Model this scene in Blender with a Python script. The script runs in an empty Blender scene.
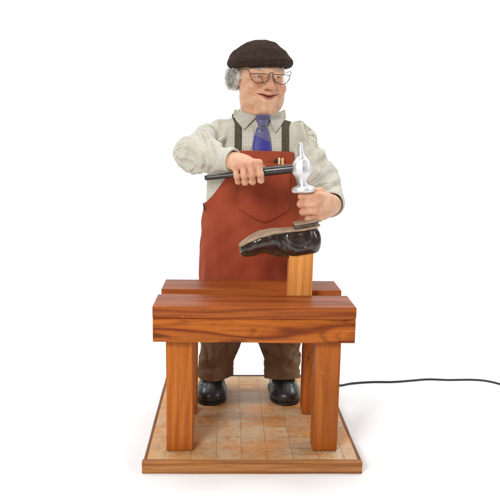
import bpy, bmesh, math, random
import numpy as np
random.seed(5)
C = bpy.context.scene.collection
PI = math.pi
F4 = np.float32

# ------------------------------------------------------------------ camera data (measured)
FPX, PITCH, YAW, ROLL = 651.06, .1607, -.0346, .0172
CAM = (-.076, -1.6661, .8575)
def at(px, py, Y):
    """real-world point at depth Y of something measured in the photograph"""
    a, b = px - 250, py - 250
    c, s = math.cos(ROLL), math.sin(ROLL); a, b = c*a + s*b, -s*a + c*b
    x, u, d = a/FPX, -b/FPX, 1.0
    c, s = math.cos(PITCH), math.sin(PITCH); y, z = c*d + s*u, -s*d + c*u
    c, s = math.cos(YAW), math.sin(YAW); X, Yd = c*x - s*y, s*x + c*y
    t = (Y - CAM[1])/Yd
    return (CAM[0] + X*t, Y, CAM[2] + z*t)
def at_z(px, py, z):
    lo, hi = -1.0, 30.0
    for _ in range(60):
        m = (lo + hi)/2
        if at(px, py, m)[2] > z: lo = m
        else: hi = m
    return at(px, py, (lo + hi)/2)

# ------------------------------------------------------------------ materials
def mat(name, col=(.5, .5, .5), rough=.6, metal=0.0, **kw):
    m = bpy.data.materials.new(name); m.use_nodes = True
    b = m.node_tree.nodes['Principled BSDF']
    b.inputs['Base Color'].default_value = (*col, 1)
    b.inputs['Roughness'].default_value = rough
    b.inputs['Metallic'].default_value = metal
    if rough > .65: b.inputs['Specular IOR Level'].default_value = .2
    for k, v in kw.items(): b.inputs[k.replace('_', ' ')].default_value = v
    return m
class NT:
    def __init__(s, m): s.t = m.node_tree; s.b = s.t.nodes['Principled BSDF']
    def n(s, typ, **kw):
        n = s.t.nodes.new(typ)
        for k, v in kw.items():
            if k.startswith('i_'):
                key = k[2:].replace('_', ' ')
                n.inputs[int(key) if key.isdigit() else key].default_value = v
            else: setattr(n, k, v)
        return n
    def l(s, a, b): s.t.links.new(a, b)
    def math(s, op, a, b=None, c=None):
        n = s.t.nodes.new('ShaderNodeMath'); n.operation = op
        for i, v in enumerate((a, b, c)):
            if v is None: continue
            if isinstance(v, (int, float)): n.inputs[i].default_value = v
            else: s.l(v, n.inputs[i])
        return n.outputs[0]
    def mix(s, f, a, b, blend='MIX'):
        n = s.t.nodes.new('ShaderNodeMix'); n.data_type = 'RGBA'; n.blend_type = blend
        for i, v in ((0, f), (6, a), (7, b)):
            if isinstance(v, (int, float)): n.inputs[i].default_value = v
            elif isinstance(v, tuple): n.inputs[i].default_value = (*v, 1) if len(v) == 3 else v
            else: s.l(v, n.inputs[i])
        return n.outputs[2]
    def ramp(s, f, stops, interp='LINEAR'):
        n = s.t.nodes.new('ShaderNodeValToRGB'); n.color_ramp.interpolation = interp
        e = n.color_ramp.elements
        while len(e) < len(stops): e.new(.5)
        for i, (p, c) in enumerate(stops):
            e[i].position = p; e[i].color = (*c, 1) if not isinstance(c, (int, float)) else (c, c, c, 1)
        s.l(f, n.inputs[0]); return n.outputs[0]
    def obj(s, scale=(1, 1, 1), loc=(0, 0, 0), rot=(0, 0, 0)):
        tc = s.n('ShaderNodeTexCoord'); mp = s.n('ShaderNodeMapping')
        mp.inputs['Scale'].default_value = scale; mp.inputs['Location'].default_value = loc; mp.inputs['Rotation'].default_value = rot
        s.l(tc.outputs['Object'], mp.inputs['Vector']); return mp.outputs[0]
    def attr(s, name):
        a = s.n('ShaderNodeAttribute'); a.attribute_name = name; return a
    def noise(s, v, scale, detail=3, rough=.5, dist=0):
        n = s.n('ShaderNodeTexNoise'); n.inputs['Scale'].default_value = scale; n.inputs['Detail'].default_value = detail
        n.inputs['Roughness'].default_value = rough; n.inputs['Distortion'].default_value = dist
        if v is not None: s.l(v, n.inputs['Vector'])
        return n.outputs['Fac']
    def bump(s, h, dist, strength=1.0, prev=None):
        n = s.n('ShaderNodeBump'); n.inputs['Distance'].default_value = dist; n.inputs['Strength'].default_value = strength
        s.l(h, n.inputs['Height'])
        if prev is not None: s.l(prev, n.inputs['Normal'])
        return n.outputs[0]
    def col(s, c): s.l(c, s.b.inputs['Base Color'])
    def nrm(s, c): s.l(c, s.b.inputs['Normal'])

def wood(name, light, midc, dark, axis=0, seed=0, ring=38.0, blotch=.5, rough=.45, coat=.15, figure=1.0, knots=(), st=.13, fibre=1.0, ringdark=.12):
    """pine: rings cut lengthwise, fibre streaks, knots"""
    m = mat(name, light, rough); n = NT(m); b = n.b
    b.inputs['Specular IOR Level'].default_value = .18
    sc = [1.0, 1.0, 1.0]; sc[axis] = st
    rnd = random.Random(seed); loc = tuple(rnd.uniform(-3, 3) for _ in range(3))
    v = n.obj(tuple(sc), loc)
    big = n.noise(v, 7.0, 2.5, .55, .3)
    fine = [1.0, 1.0, 1.0]; fine[axis] = .03
    vf = n.obj(tuple(fine), loc)
    fib = n.noise(vf, 260, 4, .6)
    fib2 = n.noise(vf, 70, 3, .6)
    sep = n.n('ShaderNodeSeparateXYZ'); n.l(v, sep.inputs[0])
    oth = [i for i in range(3) if i != axis]
    a = n.math('ADD', n.math('MULTIPLY', sep.outputs[oth[0]], 1.0), n.math('MULTIPLY', sep.outputs[oth[1]], .6))
    ph = n.math('ADD', n.math('MULTIPLY', a, ring*11), n.math('MULTIPLY', big, 30.0*figure))
    raw = n.obj((1, 1, 1))
    kmask = None
    for (kx, ky, kz, kr) in knots:
        d = n.n('ShaderNodeVectorMath', operation='SUBTRACT'); n.l(raw, d.inputs[0]); d.inputs[1].default_value = (kx, ky, kz)
        mu = n.n('ShaderNodeVectorMath', operation='MULTIPLY'); n.l(d.outputs[0], mu.inputs[0])
        s3 = [1.0, 1.0, 1.0]; s3[axis] = .5; mu.inputs[1].default_value = s3
        ln = n.n('ShaderNodeVectorMath', operation='LENGTH'); n.l(mu.outputs[0], ln.inputs[0])
        q = n.math('DIVIDE', ln.outputs['Value'], kr)
        e = n.math('EXPONENT', n.math('MULTIPLY', n.math('MULTIPLY', q, q), -.35))
        ph = n.math('ADD', ph, n.math('MULTIPLY', e, 9.0))
        km = n.math('LESS_THAN', q, .75); km = n.ramp(n.math('ADD', q, n.math('MULTIPLY', fib2, .3)), [(.55, 1.0), (1.0, 0.0)])
        kmask = km if kmask is None else n.math('MAXIMUM', kmask, km)
    w = n.math('MULTIPLY_ADD', n.math('SINE', ph), .5, .5)
    w = n.math('POWER', w, 2.2)
    c = n.mix(w, light, midc)
    c = n.mix(n.math('MULTIPLY', n.math('POWER', w, 3.0), ringdark), c, dark)
    bl = n.noise(n.obj(tuple(sc), (loc[1], loc[2], loc[0])), 9.0 if st < .2 else 13.0, 3, .6, 1.2)
    c = n.mix(n.math('MULTIPLY', n.ramp(bl, [(.50, 0.0), (.62, 1.0)]), blotch*.8), c, dark)
    c = n.mix(n.math('MULTIPLY', n.ramp(fib, [(.45, 0.0), (.7, 1.0)]), .55*fibre), c, dark)
    c = n.mix(n.math('MULTIPLY', n.ramp(fib2, [(.48, 0.0), (.72, 1.0)]), .5*fibre), c, dark)
    if kmask is not None: c = n.mix(n.math('MULTIPLY', kmask, .9), c, tuple(x*.45 for x in dark))
    # scattered pale scuffs
    sp = n.noise(n.obj((1, 1, 1), loc), 55, 2, .5)
    c = n.mix(n.math('MULTIPLY', n.ramp(sp, [(.72, 0.0), (.78, 1.0)]), .35), c, tuple(min(1, x*1.5 + .05) for x in light))
    n.col(c)
    n.nrm(n.bump(n.math('ADD', n.math('MULTIPLY', fib, .6), n.math('MULTIPLY', w, .35)), .0006, .6))
    n.l(n.math('MULTIPLY_ADD', fib2, .3, rough - .12), b.inputs['Roughness'])
    return m

# ------------------------------------------------------------------ object helpers
ORG = {}
def tag(o, label=None, cat=None, group=None, kind=None):
    if label: o['label'] = label
    if cat: o['category'] = cat
    if group: o['group'] = group
    if kind: o['kind'] = kind
    return o
def thing(name, label, cat, loc, group=None):
    o = bpy.data.objects.new(name, None); C.objects.link(o); o.location = loc
    o.empty_display_size = .05; ORG[o.name] = loc
    return tag(o, label, cat, group)
def link(name, me, material, parent=None, smooth=True, org=None):
    """vertices come in world coordinates; they are moved to the thing's origin"""
    o = bpy.data.objects.new(name, me)
    if parent is not None: org = ORG[parent.name]
    if org is None: org = (0, 0, 0)
    n = len(me.vertices); co = np.empty(n*3, F4); me.vertices.foreach_get('co', co)
    co = co.reshape(-1, 3) - np.array(org, F4); me.vertices.foreach_set('co', co.ravel())
    C.objects.link(o)
    if parent is not None: o.parent = parent
    else: o.location = org
    ORG[o.name] = org
    for mm in (material if isinstance(material, (list, tuple)) else [material]): me.materials.append(mm)
    if smooth: me.shade_smooth()
    me.update()
    return o
def from_np(V, Q, name='m'):
    me = bpy.data.meshes.new(name)
    V = np.asarray(V, F4); Q = np.asarray(Q, np.int32); k = Q.shape[1]
    me.vertices.add(len(V)); me.vertices.foreach_set('co', V.ravel())
    me.loops.add(Q.size); me.loops.foreach_set('vertex_index', Q.ravel())
    me.polygons.add(len(Q)); me.polygons.foreach_set('loop_start', np.arange(0, Q.size, k, dtype=np.int32))
    try: me.polygons.foreach_set('loop_total', np.full(len(Q), k, np.int32))
    except Exception: pass
    me.update(calc_edges=True); me.validate()
    return me
def vattr(me, name, arr):
    a = me.attributes.new(name, 'FLOAT_VECTOR', 'POINT'); a.data.foreach_set('vector', np.asarray(arr, F4).ravel())

def box_mesh(x0, x1, y0, y1, z0, z1, bev=.003, seg=2, jitter=0.0, cuts=0, rotz=0.0, seed=0, taper=0):
    bm = bmesh.new(); bmesh.ops.create_cube(bm, size=1)
    for v in bm.verts:
        v.co.x = x0 if v.co.x < 0 else x1; v.co.y = y0 if v.co.y < 0 else y1; v.co.z = z0 if v.co.z < 0 else z1
    if bev: bmesh.ops.bevel(bm, geom=bm.edges[:], offset=bev, segments=seg, profile=.6, affect='EDGES')
    if cuts:
        ax = 0 if (x1-x0) >= max(y1-y0, z1-z0) else (1 if (y1-y0) >= (z1-z0) else 2)
        lo = (x0, y0, z0)[ax]; hi = (x1, y1, z1)[ax]
        for i in range(1, cuts):
            p = [0, 0, 0]; nn = [0, 0, 0]; p[ax] = lo + (hi-lo)*i/cuts; nn[ax] = 1
            bmesh.ops.bisect_plane(bm, geom=bm.verts[:]+bm.edges[:]+bm.faces[:], plane_co=p, plane_no=nn)
        rr = random.Random(seed); ph = [rr.uniform(0, 6) for _ in range(6)]
        for v in bm.verts:
            t = v.co[ax]*9
            for k in range(3):
                if k != ax: v.co[k] += jitter*(math.sin(t*1.3+ph[k]) + .5*math.sin(t*3.1+ph[k+3]))
    if rotz:
        cx, cy = (x0+x1)/2, (y0+y1)/2
        for v in bm.verts:
            dx, dy = v.co.x-cx, v.co.y-cy; c, s = math.cos(rotz), math.sin(rotz)
            v.co.x = cx + c*dx - s*dy; v.co.y = cy + s*dx + c*dy
    me = bpy.data.meshes.new('box'); bm.to_mesh(me); bm.free(); return me
def flat_shade(o, ang=35):
    o.data.shade_smooth()
    try: o.data.set_sharp_from_angle(angle=math.radians(ang))
    except Exception: pass
    return o
def grid_mesh(Pts, thick=0.0, closed_u=False):
    """Pts (nu,nv,3) -> sheet, optionally thickened along its normals"""
    Pts = np.asarray(Pts, float); nu, nv = Pts.shape[:2]
    idx = np.arange(nu*nv).reshape(nu, nv)
    a = idx[:-1, :-1]; b = idx[1:, :-1]; c = idx[1:, 1:]; d = idx[:-1, 1:]
    Q = np.stack([a, b, c, d], -1).reshape(-1, 4)
    if closed_u:
        Q = np.concatenate([Q, np.stack([idx[-1, :-1], idx[0, :-1], idx[0, 1:], idx[-1, 1:]], -1)])
    V = Pts.reshape(-1, 3)
    if not thick: return from_np(V, Q)
    du = np.gradient(Pts, axis=0); dv = np.gradient(Pts, axis=1); N = np.cross(du, dv)
    N /= np.linalg.norm(N, axis=-1, keepdims=True) + 1e-12
    V2 = (Pts - N*thick).reshape(-1, 3); n = len(V)
    Q2 = Q[:, ::-1] + n
    loop = []
    if closed_u:
        e0 = [idx[i, 0] for i in range(nu)] ; e1 = [idx[i, -1] for i in range(nu)]
        S = []
        for i in range(nu):
            j = (i+1) % nu
            S.append((e0[i], e0[i]+n, e0[j]+n, e0[j])); S.append((e1[i], e1[j], e1[j]+n, e1[i]+n))
        return from_np(np.concatenate([V, V2]), np.concatenate([Q, Q2, np.array(S)]))
    loop = list(idx[:, 0]) + list(idx[-1, 1:]) + list(idx[::-1, -1][1:]) + list(idx[0, ::-1][1:-1])
    S = [(loop[(i+1) % len(loop)], loop[i], loop[i]+n, loop[(i+1) % len(loop)]+n) for i in range(len(loop))]
    return from_np(np.concatenate([V, V2]), np.concatenate([Q, Q2, np.array(S)]))
def tube_arrays(pts, rad, seg=10, flat=1.0):
    pts = np.asarray(pts, float); n = len(pts)
    rad = np.full(n, rad) if np.isscalar(rad) else np.asarray(rad, float)
    T = np.gradient(pts, axis=0); T /= np.linalg.norm(T, axis=1, keepdims=True) + 1e-12
    up = np.array([0, 0, 1.0]) if abs(T[0][2]) < .9 else np.array([1.0, 0, 0])
    N = np.cross(T[0], up); N /= np.linalg.norm(N); V = []
    for i in range(n):
        N = N - T[i]*(N@T[i]); N /= np.linalg.norm(N) + 1e-12
        B = np.cross(T[i], N)
        for k in range(seg):
            a = 2*PI*k/seg; V.append(pts[i] + rad[i]*(math.cos(a)*N + math.sin(a)*B*flat))
    Q = []
    for i in range(n-1):
        for k in range(seg):
            k2 = (k+1) % seg; Q.append((i*seg+k, i*seg+k2, (i+1)*seg+k2, (i+1)*seg+k))
    V.append(pts[0]); V.append(pts[-1]); c0, c1 = len(V)-2, len(V)-1
    for k in range(0, seg, 2):
        a, b, c = k, (k+1) % seg, (k+2) % seg
        Q.append((c0, c, b, a)); o = (n-1)*seg; Q.append((c1, o+a, o+b, o+c))
    return np.array(V), np.array(Q)
def tubes(lst, name='t'):
    Vs, Qs, o = [], [], 0
    for V, Q in lst: Vs.append(V); Qs.append(Q+o); o += len(V)
    return from_np(np.concatenate(Vs), np.concatenate(Qs), name)
def smooth_path(pts, n=40):
    """Catmull-Rom"""
    P = np.array(pts, float); P = np.vstack([2*P[0]-P[1], P, 2*P[-1]-P[-2]]); m = len(P)-3; out = []
    for q in np.linspace(0, m-1e-6, n):
        i = int(q); t = q-i; a, b, c, d = P[i:i+4]
        out.append(.5*((2*b)+(-a+c)*t+(2*a-5*b+4*c-d)*t*t+(-a+3*b-3*c+d)*t**3))
    return np.array(out)

# ------------------------------------------------------------------ signed distance sculpting
def V3(*a): return np.array(a, F4)
def smin(a, b, k):
    h = np.clip(.5+.5*(b-a)/k, 0, 1); return b*(1-h)+a*h-k*h*(1-h)
def smax(a, b, k): return -smin(-a, -b, k)
def ell(P, c, r):
    q = P-np.array(c, F4); r = np.array(r, F4)
    k0 = np.sqrt(((q/r)**2).sum(1)); k1 = np.sqrt(((q/(r*r))**2).sum(1))+1e-9
    return k0*(k0-1)/k1
def sph(P, c, r):
    q = P-np.array(c, F4); return np.sqrt((q*q).sum(1))-r
def cone(P, a, b, ra, rb):
    a = np.array(a, F4); b = np.array(b, F4); ba = b-a
    t = np.clip((P-a)@ba/(ba@ba), 0, 1); q = P-a-t[:, None]*ba
    return np.sqrt((q*q).sum(1))-(ra+(rb-ra)*t)
def chain(P, pts, rs, k=.004):
    d = cone(P, pts[0], pts[1], rs[0], rs[1])
    for i in range(1, len(pts)-1): d = smin(d, cone(P, pts[i], pts[i+1], rs[i], rs[i+1]), k)
    return d
def group(P, c, R, fn, margin=.03):
    q = P-np.array(c, F4); d = np.sqrt((q*q).sum(1))-R
    m = d < margin
    if m.any(): d[m] = fn(P[m])
    return d.astype(F4)
_dirs = {}
def wob(P, freq, seed=0, n=5):
    """smooth pseudo noise in about [-1,1]"""
    key = (seed, n)
    if key not in _dirs:
        r = np.random.RandomState(seed+11); d = r.normal(size=(n, 3)); d /= np.linalg.norm(d, axis=1, keepdims=True)
        _dirs[key] = (d.astype(F4)*r.uniform(.6, 1.5, (n, 1)).astype(F4), r.uniform(0, 6.28, n).astype(F4))
    D, ph = _dirs[key]
    q = P*freq; w = np.stack([np.sin(q[:, 1]*.8+seed), np.sin(q[:, 2]*.9+seed*2), np.sin(q[:, 0]*.7+seed*3)], 1)*.8
    return np.sin((q+w)@D.T+ph).sum(1)/(n*.62)
def ridge(x): return 1-np.abs(np.clip(x, -1, 1))*1.0
def sdf_mesh(fn, lo, hi, h, B=8, proj=2, name='sdf', mg=1.45):
    lo = np.array(lo, float); hi = np.array(hi, float); c = B*h
    nb = np.ceil((hi-lo)/c).astype(int)
    I = np.stack(np.meshgrid(*[np.arange(k) for k in nb], indexing='ij'), -1).reshape(-1, 3)
    cen = (lo+(I+.5)*c).astype(F4); d = np.concatenate([fn(cen[i:i+200000]) for i in range(0, len(cen), 200000)])
    I = I[np.abs(d) < c*.87*mg+h]
    N = nb*B+2
    g = np.arange(B+1); L = np.stack(np.meshgrid(g, g, g, indexing='ij'), -1).reshape(-1, 3)
    gid = lambda q: (q[:, 0].astype(np.int64)*N[1]+q[:, 1])*N[2]+q[:, 2]
    cid, cpos, eds = [], [], [[], [], []]
    corn = np.array([[a, b, e] for a in (0, 1) for b in (0, 1) for e in (0, 1)])
    E = [(i, j) for i in range(8) for j in range(i+1, 8) if np.abs(corn[i]-corn[j]).sum() == 1]
    for s in range(0, len(I), 600):
        J = I[s:s+600]
        G = (J[:, None, :]*B+L[None])
        v = fn((lo+G.reshape(-1, 3)*h).astype(F4)).reshape(len(J), B+1, B+1, B+1)
        neg = v < 0
        cnt = sum(neg[:, a:a+B, b:b+B, e:e+B].astype(np.int8) for a, b, e in corn)
        act = (cnt > 0) & (cnt < 8); w = np.argwhere(act)
        if len(w) == 0: continue
        vals = np.stack([v[w[:, 0], w[:, 1]+a, w[:, 2]+b, w[:, 3]+e] for a, b, e in corn], 1)
        acc = np.zeros((len(w), 3)); num = np.zeros(len(w))
        for i, j in E:
            m = (vals[:, i] < 0) != (vals[:, j] < 0)
            t = vals[m, i]/(vals[m, i]-vals[m, j]); acc[m] += corn[i]+t[:, None]*(corn[j]-corn[i]); num[m] += 1
        base = J[w[:, 0]]*B+w[:, 1:]
        cid.append(gid(base)); cpos.append(lo+(base+acc/num[:, None])*h)
        for ax, (a, b, e) in enumerate(((1, 0, 0), (0, 1, 0), (0, 0, 1))):
            s0 = neg[:, :B, :B, :B]; s1 = neg[:, a:a+B, b:b+B, e:e+B]; ww = np.argwhere(s0 != s1)
            if len(ww): eds[ax].append((J[ww[:, 0]]*B+ww[:, 1:], s0[tuple(ww.T)]))
    cid = np.concatenate(cid); cpos = np.concatenate(cpos); o = np.argsort(cid); cid = cid[o]; cpos = cpos[o]
    Q = []
    for ax in range(3):
        if not eds[ax]: continue
        g0 = np.concatenate([x[0] for x in eds[ax]]); fl = np.concatenate([x[1] for x in eds[ax]])
        u, w = (ax+1) % 3, (ax+2) % 3; ring = []
        for a, b in ((-1, -1), (0, -1), (0, 0), (-1, 0)):
            q = g0.copy(); q[:, u] += a; q[:, w] += b; ring.append(gid(q))
        ring = np.stack(ring, 1); k = np.searchsorted(cid, ring); k = np.clip(k, 0, len(cid)-1)
        ok = (cid[k] == ring).all(1); k = k[ok]; f = fl[ok]; k[~f] = k[~f][:, ::-1]; Q.append(k)
    Q = np.concatenate(Q); V = cpos.astype(F4)
    T = np.array([[1, -1, -1], [-1, -1, 1], [-1, 1, -1], [1, 1, 1]], F4)*(h*.5)
    for _ in range(proj):
        gr = np.zeros_like(V); dd = np.zeros(len(V), F4)
        for t in T:
            f = fn(V+t); gr += f[:, None]*t; dd += f
        gr /= (4*(h*.5)**2); dd /= 4
        g2 = (gr*gr).sum(1)+1e-4
        st = -(dd/g2)[:, None]*gr; ln = np.sqrt((st*st).sum(1))+1e-9
        V = V+st*np.minimum(1, h*.7/ln)[:, None]
    me = from_np(V, Q, name)
    return me, V
def march(fn, O, D, tmax=.4, t0=0.0):
    O = np.asarray(O, F4); D = np.asarray(D, F4); t = np.full(len(O), t0, F4)
    for _ in range(60):
        d = fn(O+D*t[:, None]); t = np.minimum(t+d*.7, tmax)
    return O+D*t[:, None]

# ================================================================== SETTING
wmat = mat('white paper', (.93, .93, .93), .9)
prf = [(-14.0, -.0335), (-6, -.0335), (0, -.0335), (2.2, -.0335)]+[(2.2+1.6*math.sin(a), -.0335+1.6*(1-math.cos(a))) for a in np.linspace(.06, PI/2, 26)]+[(3.8, 4.0), (3.8, 7.0)]
G = np.array([[(x, y, z) for (y, z) in prf] for x in np.linspace(-9, 9, 7)])
o = link('ground', grid_mesh(G), wmat); tag(o, kind='structure')

# ------------------------------------------------------------------ platform
PD = .6785
plat = thing('platform', 'flat wooden display board with worn square floor tiles under the workbench', 'platform', (0, PD/2, -.0335))
ow = dict(light=(.50, .215, .07), midc=(.36, .13, .038), dark=(.15, .05, .018))
wp1 = wood('edge pine a', ow['light'], ow['midc'], ow['dark'], 0, 3, 30, .6)
wp2 = wood('edge pine b', (.30, .12, .05), (.2, .07, .03), (.1, .035, .015), 1, 4, 30, .6)
flat_shade(link('front_edging', box_mesh(-.303, .3015, -.005, .011, -.0335, .0015, .0025, 2, .0004, 20, seed=1), wp1, plat))
flat_shade(link('back_edging', box_mesh(-.3, .3, PD-.011, PD, -.033, .0015, .0025, 2, .0004, 20, seed=2), wood('edge dark', (.10, .05, .03), (.07, .03, .02), (.03, .015, .01), 0, 8), plat))
flat_shade(link('side_edging', box_mesh(-.3, -.292, .0112, PD-.0112, -.033, .0012, .002, 2, .0003, 20, seed=3), wp2, plat))
flat_shade(link('side_edging', box_mesh(.292, .3, .0112, PD-.0112, -.033, .0012, .002, 2, .0003, 20, seed=4), wp2, plat))
flat_shade(link('baseboard', box_mesh(-.2918, .2918, .0112, PD-.0112, -.032, -.0035, .001, 1), mat('board', (.35, .22, .12), .8), plat))
tm = mat('worn lino tiles', (.5, .4, .3), .42); n = NT(tm)
T = .0713
tp = at(240.5, 426.6, 0); tp = at_z(240.5, 426.6, 0)
OX, OY = tp[0], tp[1]
v = n.obj((1/T, 1/T, 1/T), (-OX/T, -(OY-PD/2)/T, 0))
wv = n.noise(v, .8, 2, .5)
v2 = n.n('ShaderNodeVectorMath', operation='MULTIPLY_ADD'); n.l(v, v2.inputs[0]); v2.inputs[1].default_value = (1, 1, 1)
wn = n.n('ShaderNodeTexNoise'); wn.inputs['Scale'].default_value = .9; n.l(v, wn.inputs['Vector'])
sb = n.n('ShaderNodeVectorMath', operation='MULTIPLY_ADD'); n.l(wn.outputs['Color'], sb.inputs[0]); sb.inputs[1].default_value = (.05, .05, 0); sb.inputs[2].default_value = (-.025, -.025, 0)
n.l(sb.outputs[0], v2.inputs[2]); vv = v2.outputs[0]
fl = n.n('ShaderNodeVectorMath', operation='FLOOR'); n.l(vv, fl.inputs[0])
fr = n.n('ShaderNodeVectorMath', operation='FRACTION'); n.l(vv, fr.inputs[0])
wh = n.n('ShaderNodeTexWhiteNoise', noise_dimensions='2D'); n.l(fl.outputs[0], wh.inputs['Vector'])
sx = n.n('ShaderNodeSeparateXYZ'); n.l(fr.outputs[0], sx.inputs[0])
ex = n.math('SUBTRACT', .5, n.math('ABSOLUTE', n.math('SUBTRACT', sx.outputs[0], .5)))
ey = n.math('SUBTRACT', .5, n.math('ABSOLUTE', n.math('SUBTRACT', sx.outputs[1], .5)))
ed = n.math('MINIMUM', ex, ey)
rag = n.math('MULTIPLY', n.noise(v, 7, 3, .6), .012)
grout = n.ramp(n.math('SUBTRACT', ed, rag), [(0.0, 1.0), (.014, 0.0)])
sepc = n.n('ShaderNodeSeparateColor'); n.l(wh.outputs['Color'], sepc.inputs[0])
base = n.ramp(sepc.outputs[0], [(0, (.54, .36, .19)), (.35, (.64, .46, .28)), (.7, (.62, .39, .19)), (1, (.54, .27, .10))])
streak = n.noise(n.obj((1, 2.2, 1), (3, 1, 0)), 26, 5, .65, .5)
warm = n.ramp(n.noise(n.obj((1, 1, 1), (5, 2, 0)), 11, 4, .6), [(.42, 0.0), (.62, 1.0)])
c = n.mix(n.math('MULTIPLY', warm, .8), base, (.66, .26, .05))
c = n.mix(n.math('MULTIPLY', n.ramp(n.noise(n.obj((1, 1.3, 1), (7, 3, 0)), 6, 3, .6), [(.45, 0.0), (.65, 1.0)]), .3), c, (.30, .17, .08))
c = n.mix(n.math('MULTIPLY', n.ramp(streak, [(.50, 0.0), (.70, 1.0)]), .55), c, (.72, .56, .38))
c = n.mix(n.math('MULTIPLY', n.ramp(n.noise(n.obj((1.6, 1, 1), (9, 4, 0)), 34, 5, .7), [(.50, 0.0), (.72, 1.0)]), .6), c, (.40, .15, .05))
c = n.mix(n.math('MULTIPLY', n.ramp(n.noise(n.obj((1, 1, 1), (2, 7, 0)), 120, 3, .7), [(.55, 0.0), (.75, 1.0)]), .35), c, (.30, .17, .10))
c = n.mix(n.math('MULTIPLY', grout, .45), c, (.09, .06, .04))
n.col(c); n.nrm(n.bump(n.math('ADD', n.math('MULTIPLY', grout, -1.0), n.math('MULTIPLY', streak, .3)), .001, .6))
n.l(n.math('MULTIPLY_ADD', streak, .35, .32), n.b.inputs['Roughness'])
gx = np.linspace(-.2922, .2922, 90); gy = np.linspace(.0108, PD-.0108, 100)
X, Y = np.meshgrid(gx, gy, indexing='ij')
Zt = -.0004 + .0006*np.sin(X*23+1)*np.sin(Y*19) + .0035*np.exp(-((Y-.032-.03*np.clip(X-.06, -1, 1))/.006)**2)*np.clip((X-.05)/.06, 0, 1)*np.clip((.2-X)/.05, 0, 1)
link('floor_tiles', grid_mesh(np.stack([X, Y, Zt], -1), .003), tm, plat)

# ------------------------------------------------------------------ workbench
bx0, bx1 = -.2754, .2732
zt, zm, zb = .4276, .3938, .3286
y0, b1, gp, b2 = .0278, .1443, .0716, .1436
bench = thing('workbench', 'low orange pine workbench with two thick top boards and four square legs', 'workbench', (0, .2, 0))
L1, M1, D1 = (.50, .135, .018), (.36, .072, .009), (.13, .024, .005)
Lt, Mt, Dt = (.41, .105, .020), (.28, .060, .011), (.12, .027, .007)
wt1 = wood('top board worn', Lt, Mt, Dt, 0, 11, 34, .7, .38)
wt2 = wood('top board worn back', Lt, Mt, Dt, 0, 12, 34, .7, .38)
flat_shade(link('front_board', box_mesh(bx0, bx1, y0, y0+b1, zm+.0006, zt, .0035, 3, .0005, 24, seed=5), [wt1], bench))
flat_shade(link('back_board', box_mesh(bx0+.002, bx1-.004, y0+b1+gp, y0+b1+gp+b2, zm+.0006, zt-.001, .0035, 3, .0005, 24, seed=6), wt2, bench))
wa = wood('front beam pine', (.52, .138, .018), (.38, .078, .010), (.09, .015, .004), 0, 27, 20, 1.0, .36, .25, 1.3,
          st=.24, fibre=.8, ringdark=.6)
flat_shade(link('front_beam', box_mesh(bx0+.0005, bx1-.001, y0+.001, y0+.036, zb, zm, .003, 3, .0004, 24, seed=7), wa, bench))
wb_ = wood('rear beam pine', L1, M1, D1, 0, 31, 30, .6)
yb = y0+b1+gp+b2
flat_shade(link('back_beam', box_mesh(bx0+.002, bx1-.004, yb-.036, yb-.001, zb, zm, .003, 3, .0004, 24, seed=8), wb_, bench))
for i, x in enumerate((-.2056, .206)):
    flat_shade(link('side_rail', box_mesh(x-.018, x+.018, y0+.0365, yb-.0365, zb+.004, zm-.0004, .003, 2), wood('rail pine', L1, M1, D1, 1, 40+i), bench))
legs = [(-.2422, -.1692, .0603, 21, ()), (.1714, .2402, .0603, 22, ()), (-.2422, -.1692, .3236-.008, 23, ()), (.1700, .2400, .3236-.008, 24, ((.186, .118, .19, .005),))]
for x0_, x1_, yy, sd, kn in legs:
    flat_shade(link('leg', box_mesh(x0_, x1_, yy, yy+.065, .0015, zm-.0008 if yy < .2 else zm-.0008, .003, 3, .0005, 16, seed=sd),
                    wood('leg pine %d' % sd, (.53, .155, .022), (.455, .122, .015), (.20, .042, .007), 2, sd, 26, .55, .42, .15, 1.5, knots=kn, fibre=.75, ringdark=.05), bench))

# ------------------------------------------------------------------ post
postm = wood('post pine', (.88, .40, .115), (.78, .30, .065), (.52, .15, .028), 2, 51, 30, .35, .45, .1, .7, knots=((.012, -.033, -.04, .005),))
post = link('shoe_post', box_mesh(.102, .172, .186, .240, .335, .5645, .003, 3, .0004, 12, seed=9), postm, None, org=(.136, .208, .435))
flat_shade(post); tag(post, 'pale square pine post rising between the bench boards and carrying the upturned shoe', 'post')

# ================================================================== FIGURE
fig = thing('cobbler_figure', 'elderly cobbler figure in flat cap, glasses, checked shirt and red apron bending over his work', 'figure', (.01, .50, 0))
TCX, TCY = .012, .525
PZ = np.array([.30, .42, .50, .62, .70, .80, .85, .885, .905, .925, .94, .955, .99])
PA = np.array([.150, .162, .164, .164, .160, .158, .154, .142, .128, .100, .080, .062, .052])
PB = np.array([.100, .108, .112, .112, .107, .098, .090, .080, .072, .064, .058, .052, .046])
def prof(z, off=0.0):
    return np.interp(z, PZ, PA)+off, np.interp(z, PZ, PB)+off
def torso(P, off=0.0, zlo=.40, zhi=.972):
    a, b = prof(P[:, 2], off)
    qx = P[:, 0]-TCX; qy = P[:, 1]-TCY
    k0 = np.sqrt((qx/a)**2+(qy/b)**2)+1e-6; k1 = np.sqrt((qx/(a*a))**2+(qy/(b*b))**2)+1e-6
    d = k0*(k0-1)/k1*.86
    return np.maximum(np.maximum(d, P[:, 2]-zhi), zlo-P[:, 2]).astype(F4)
# ---- arms: shoulder, elbow, wrist
SR, ER, WR = V3(-.108, .525, .888), V3(-.192, .400, .826), V3(-.062, .284, .808)    # the arm with the hammer
SL, EL, WL = V3(.142, .525, .882), V3(.228, .455, .735), V3(.236, .308, .680)      # the other arm

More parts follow.
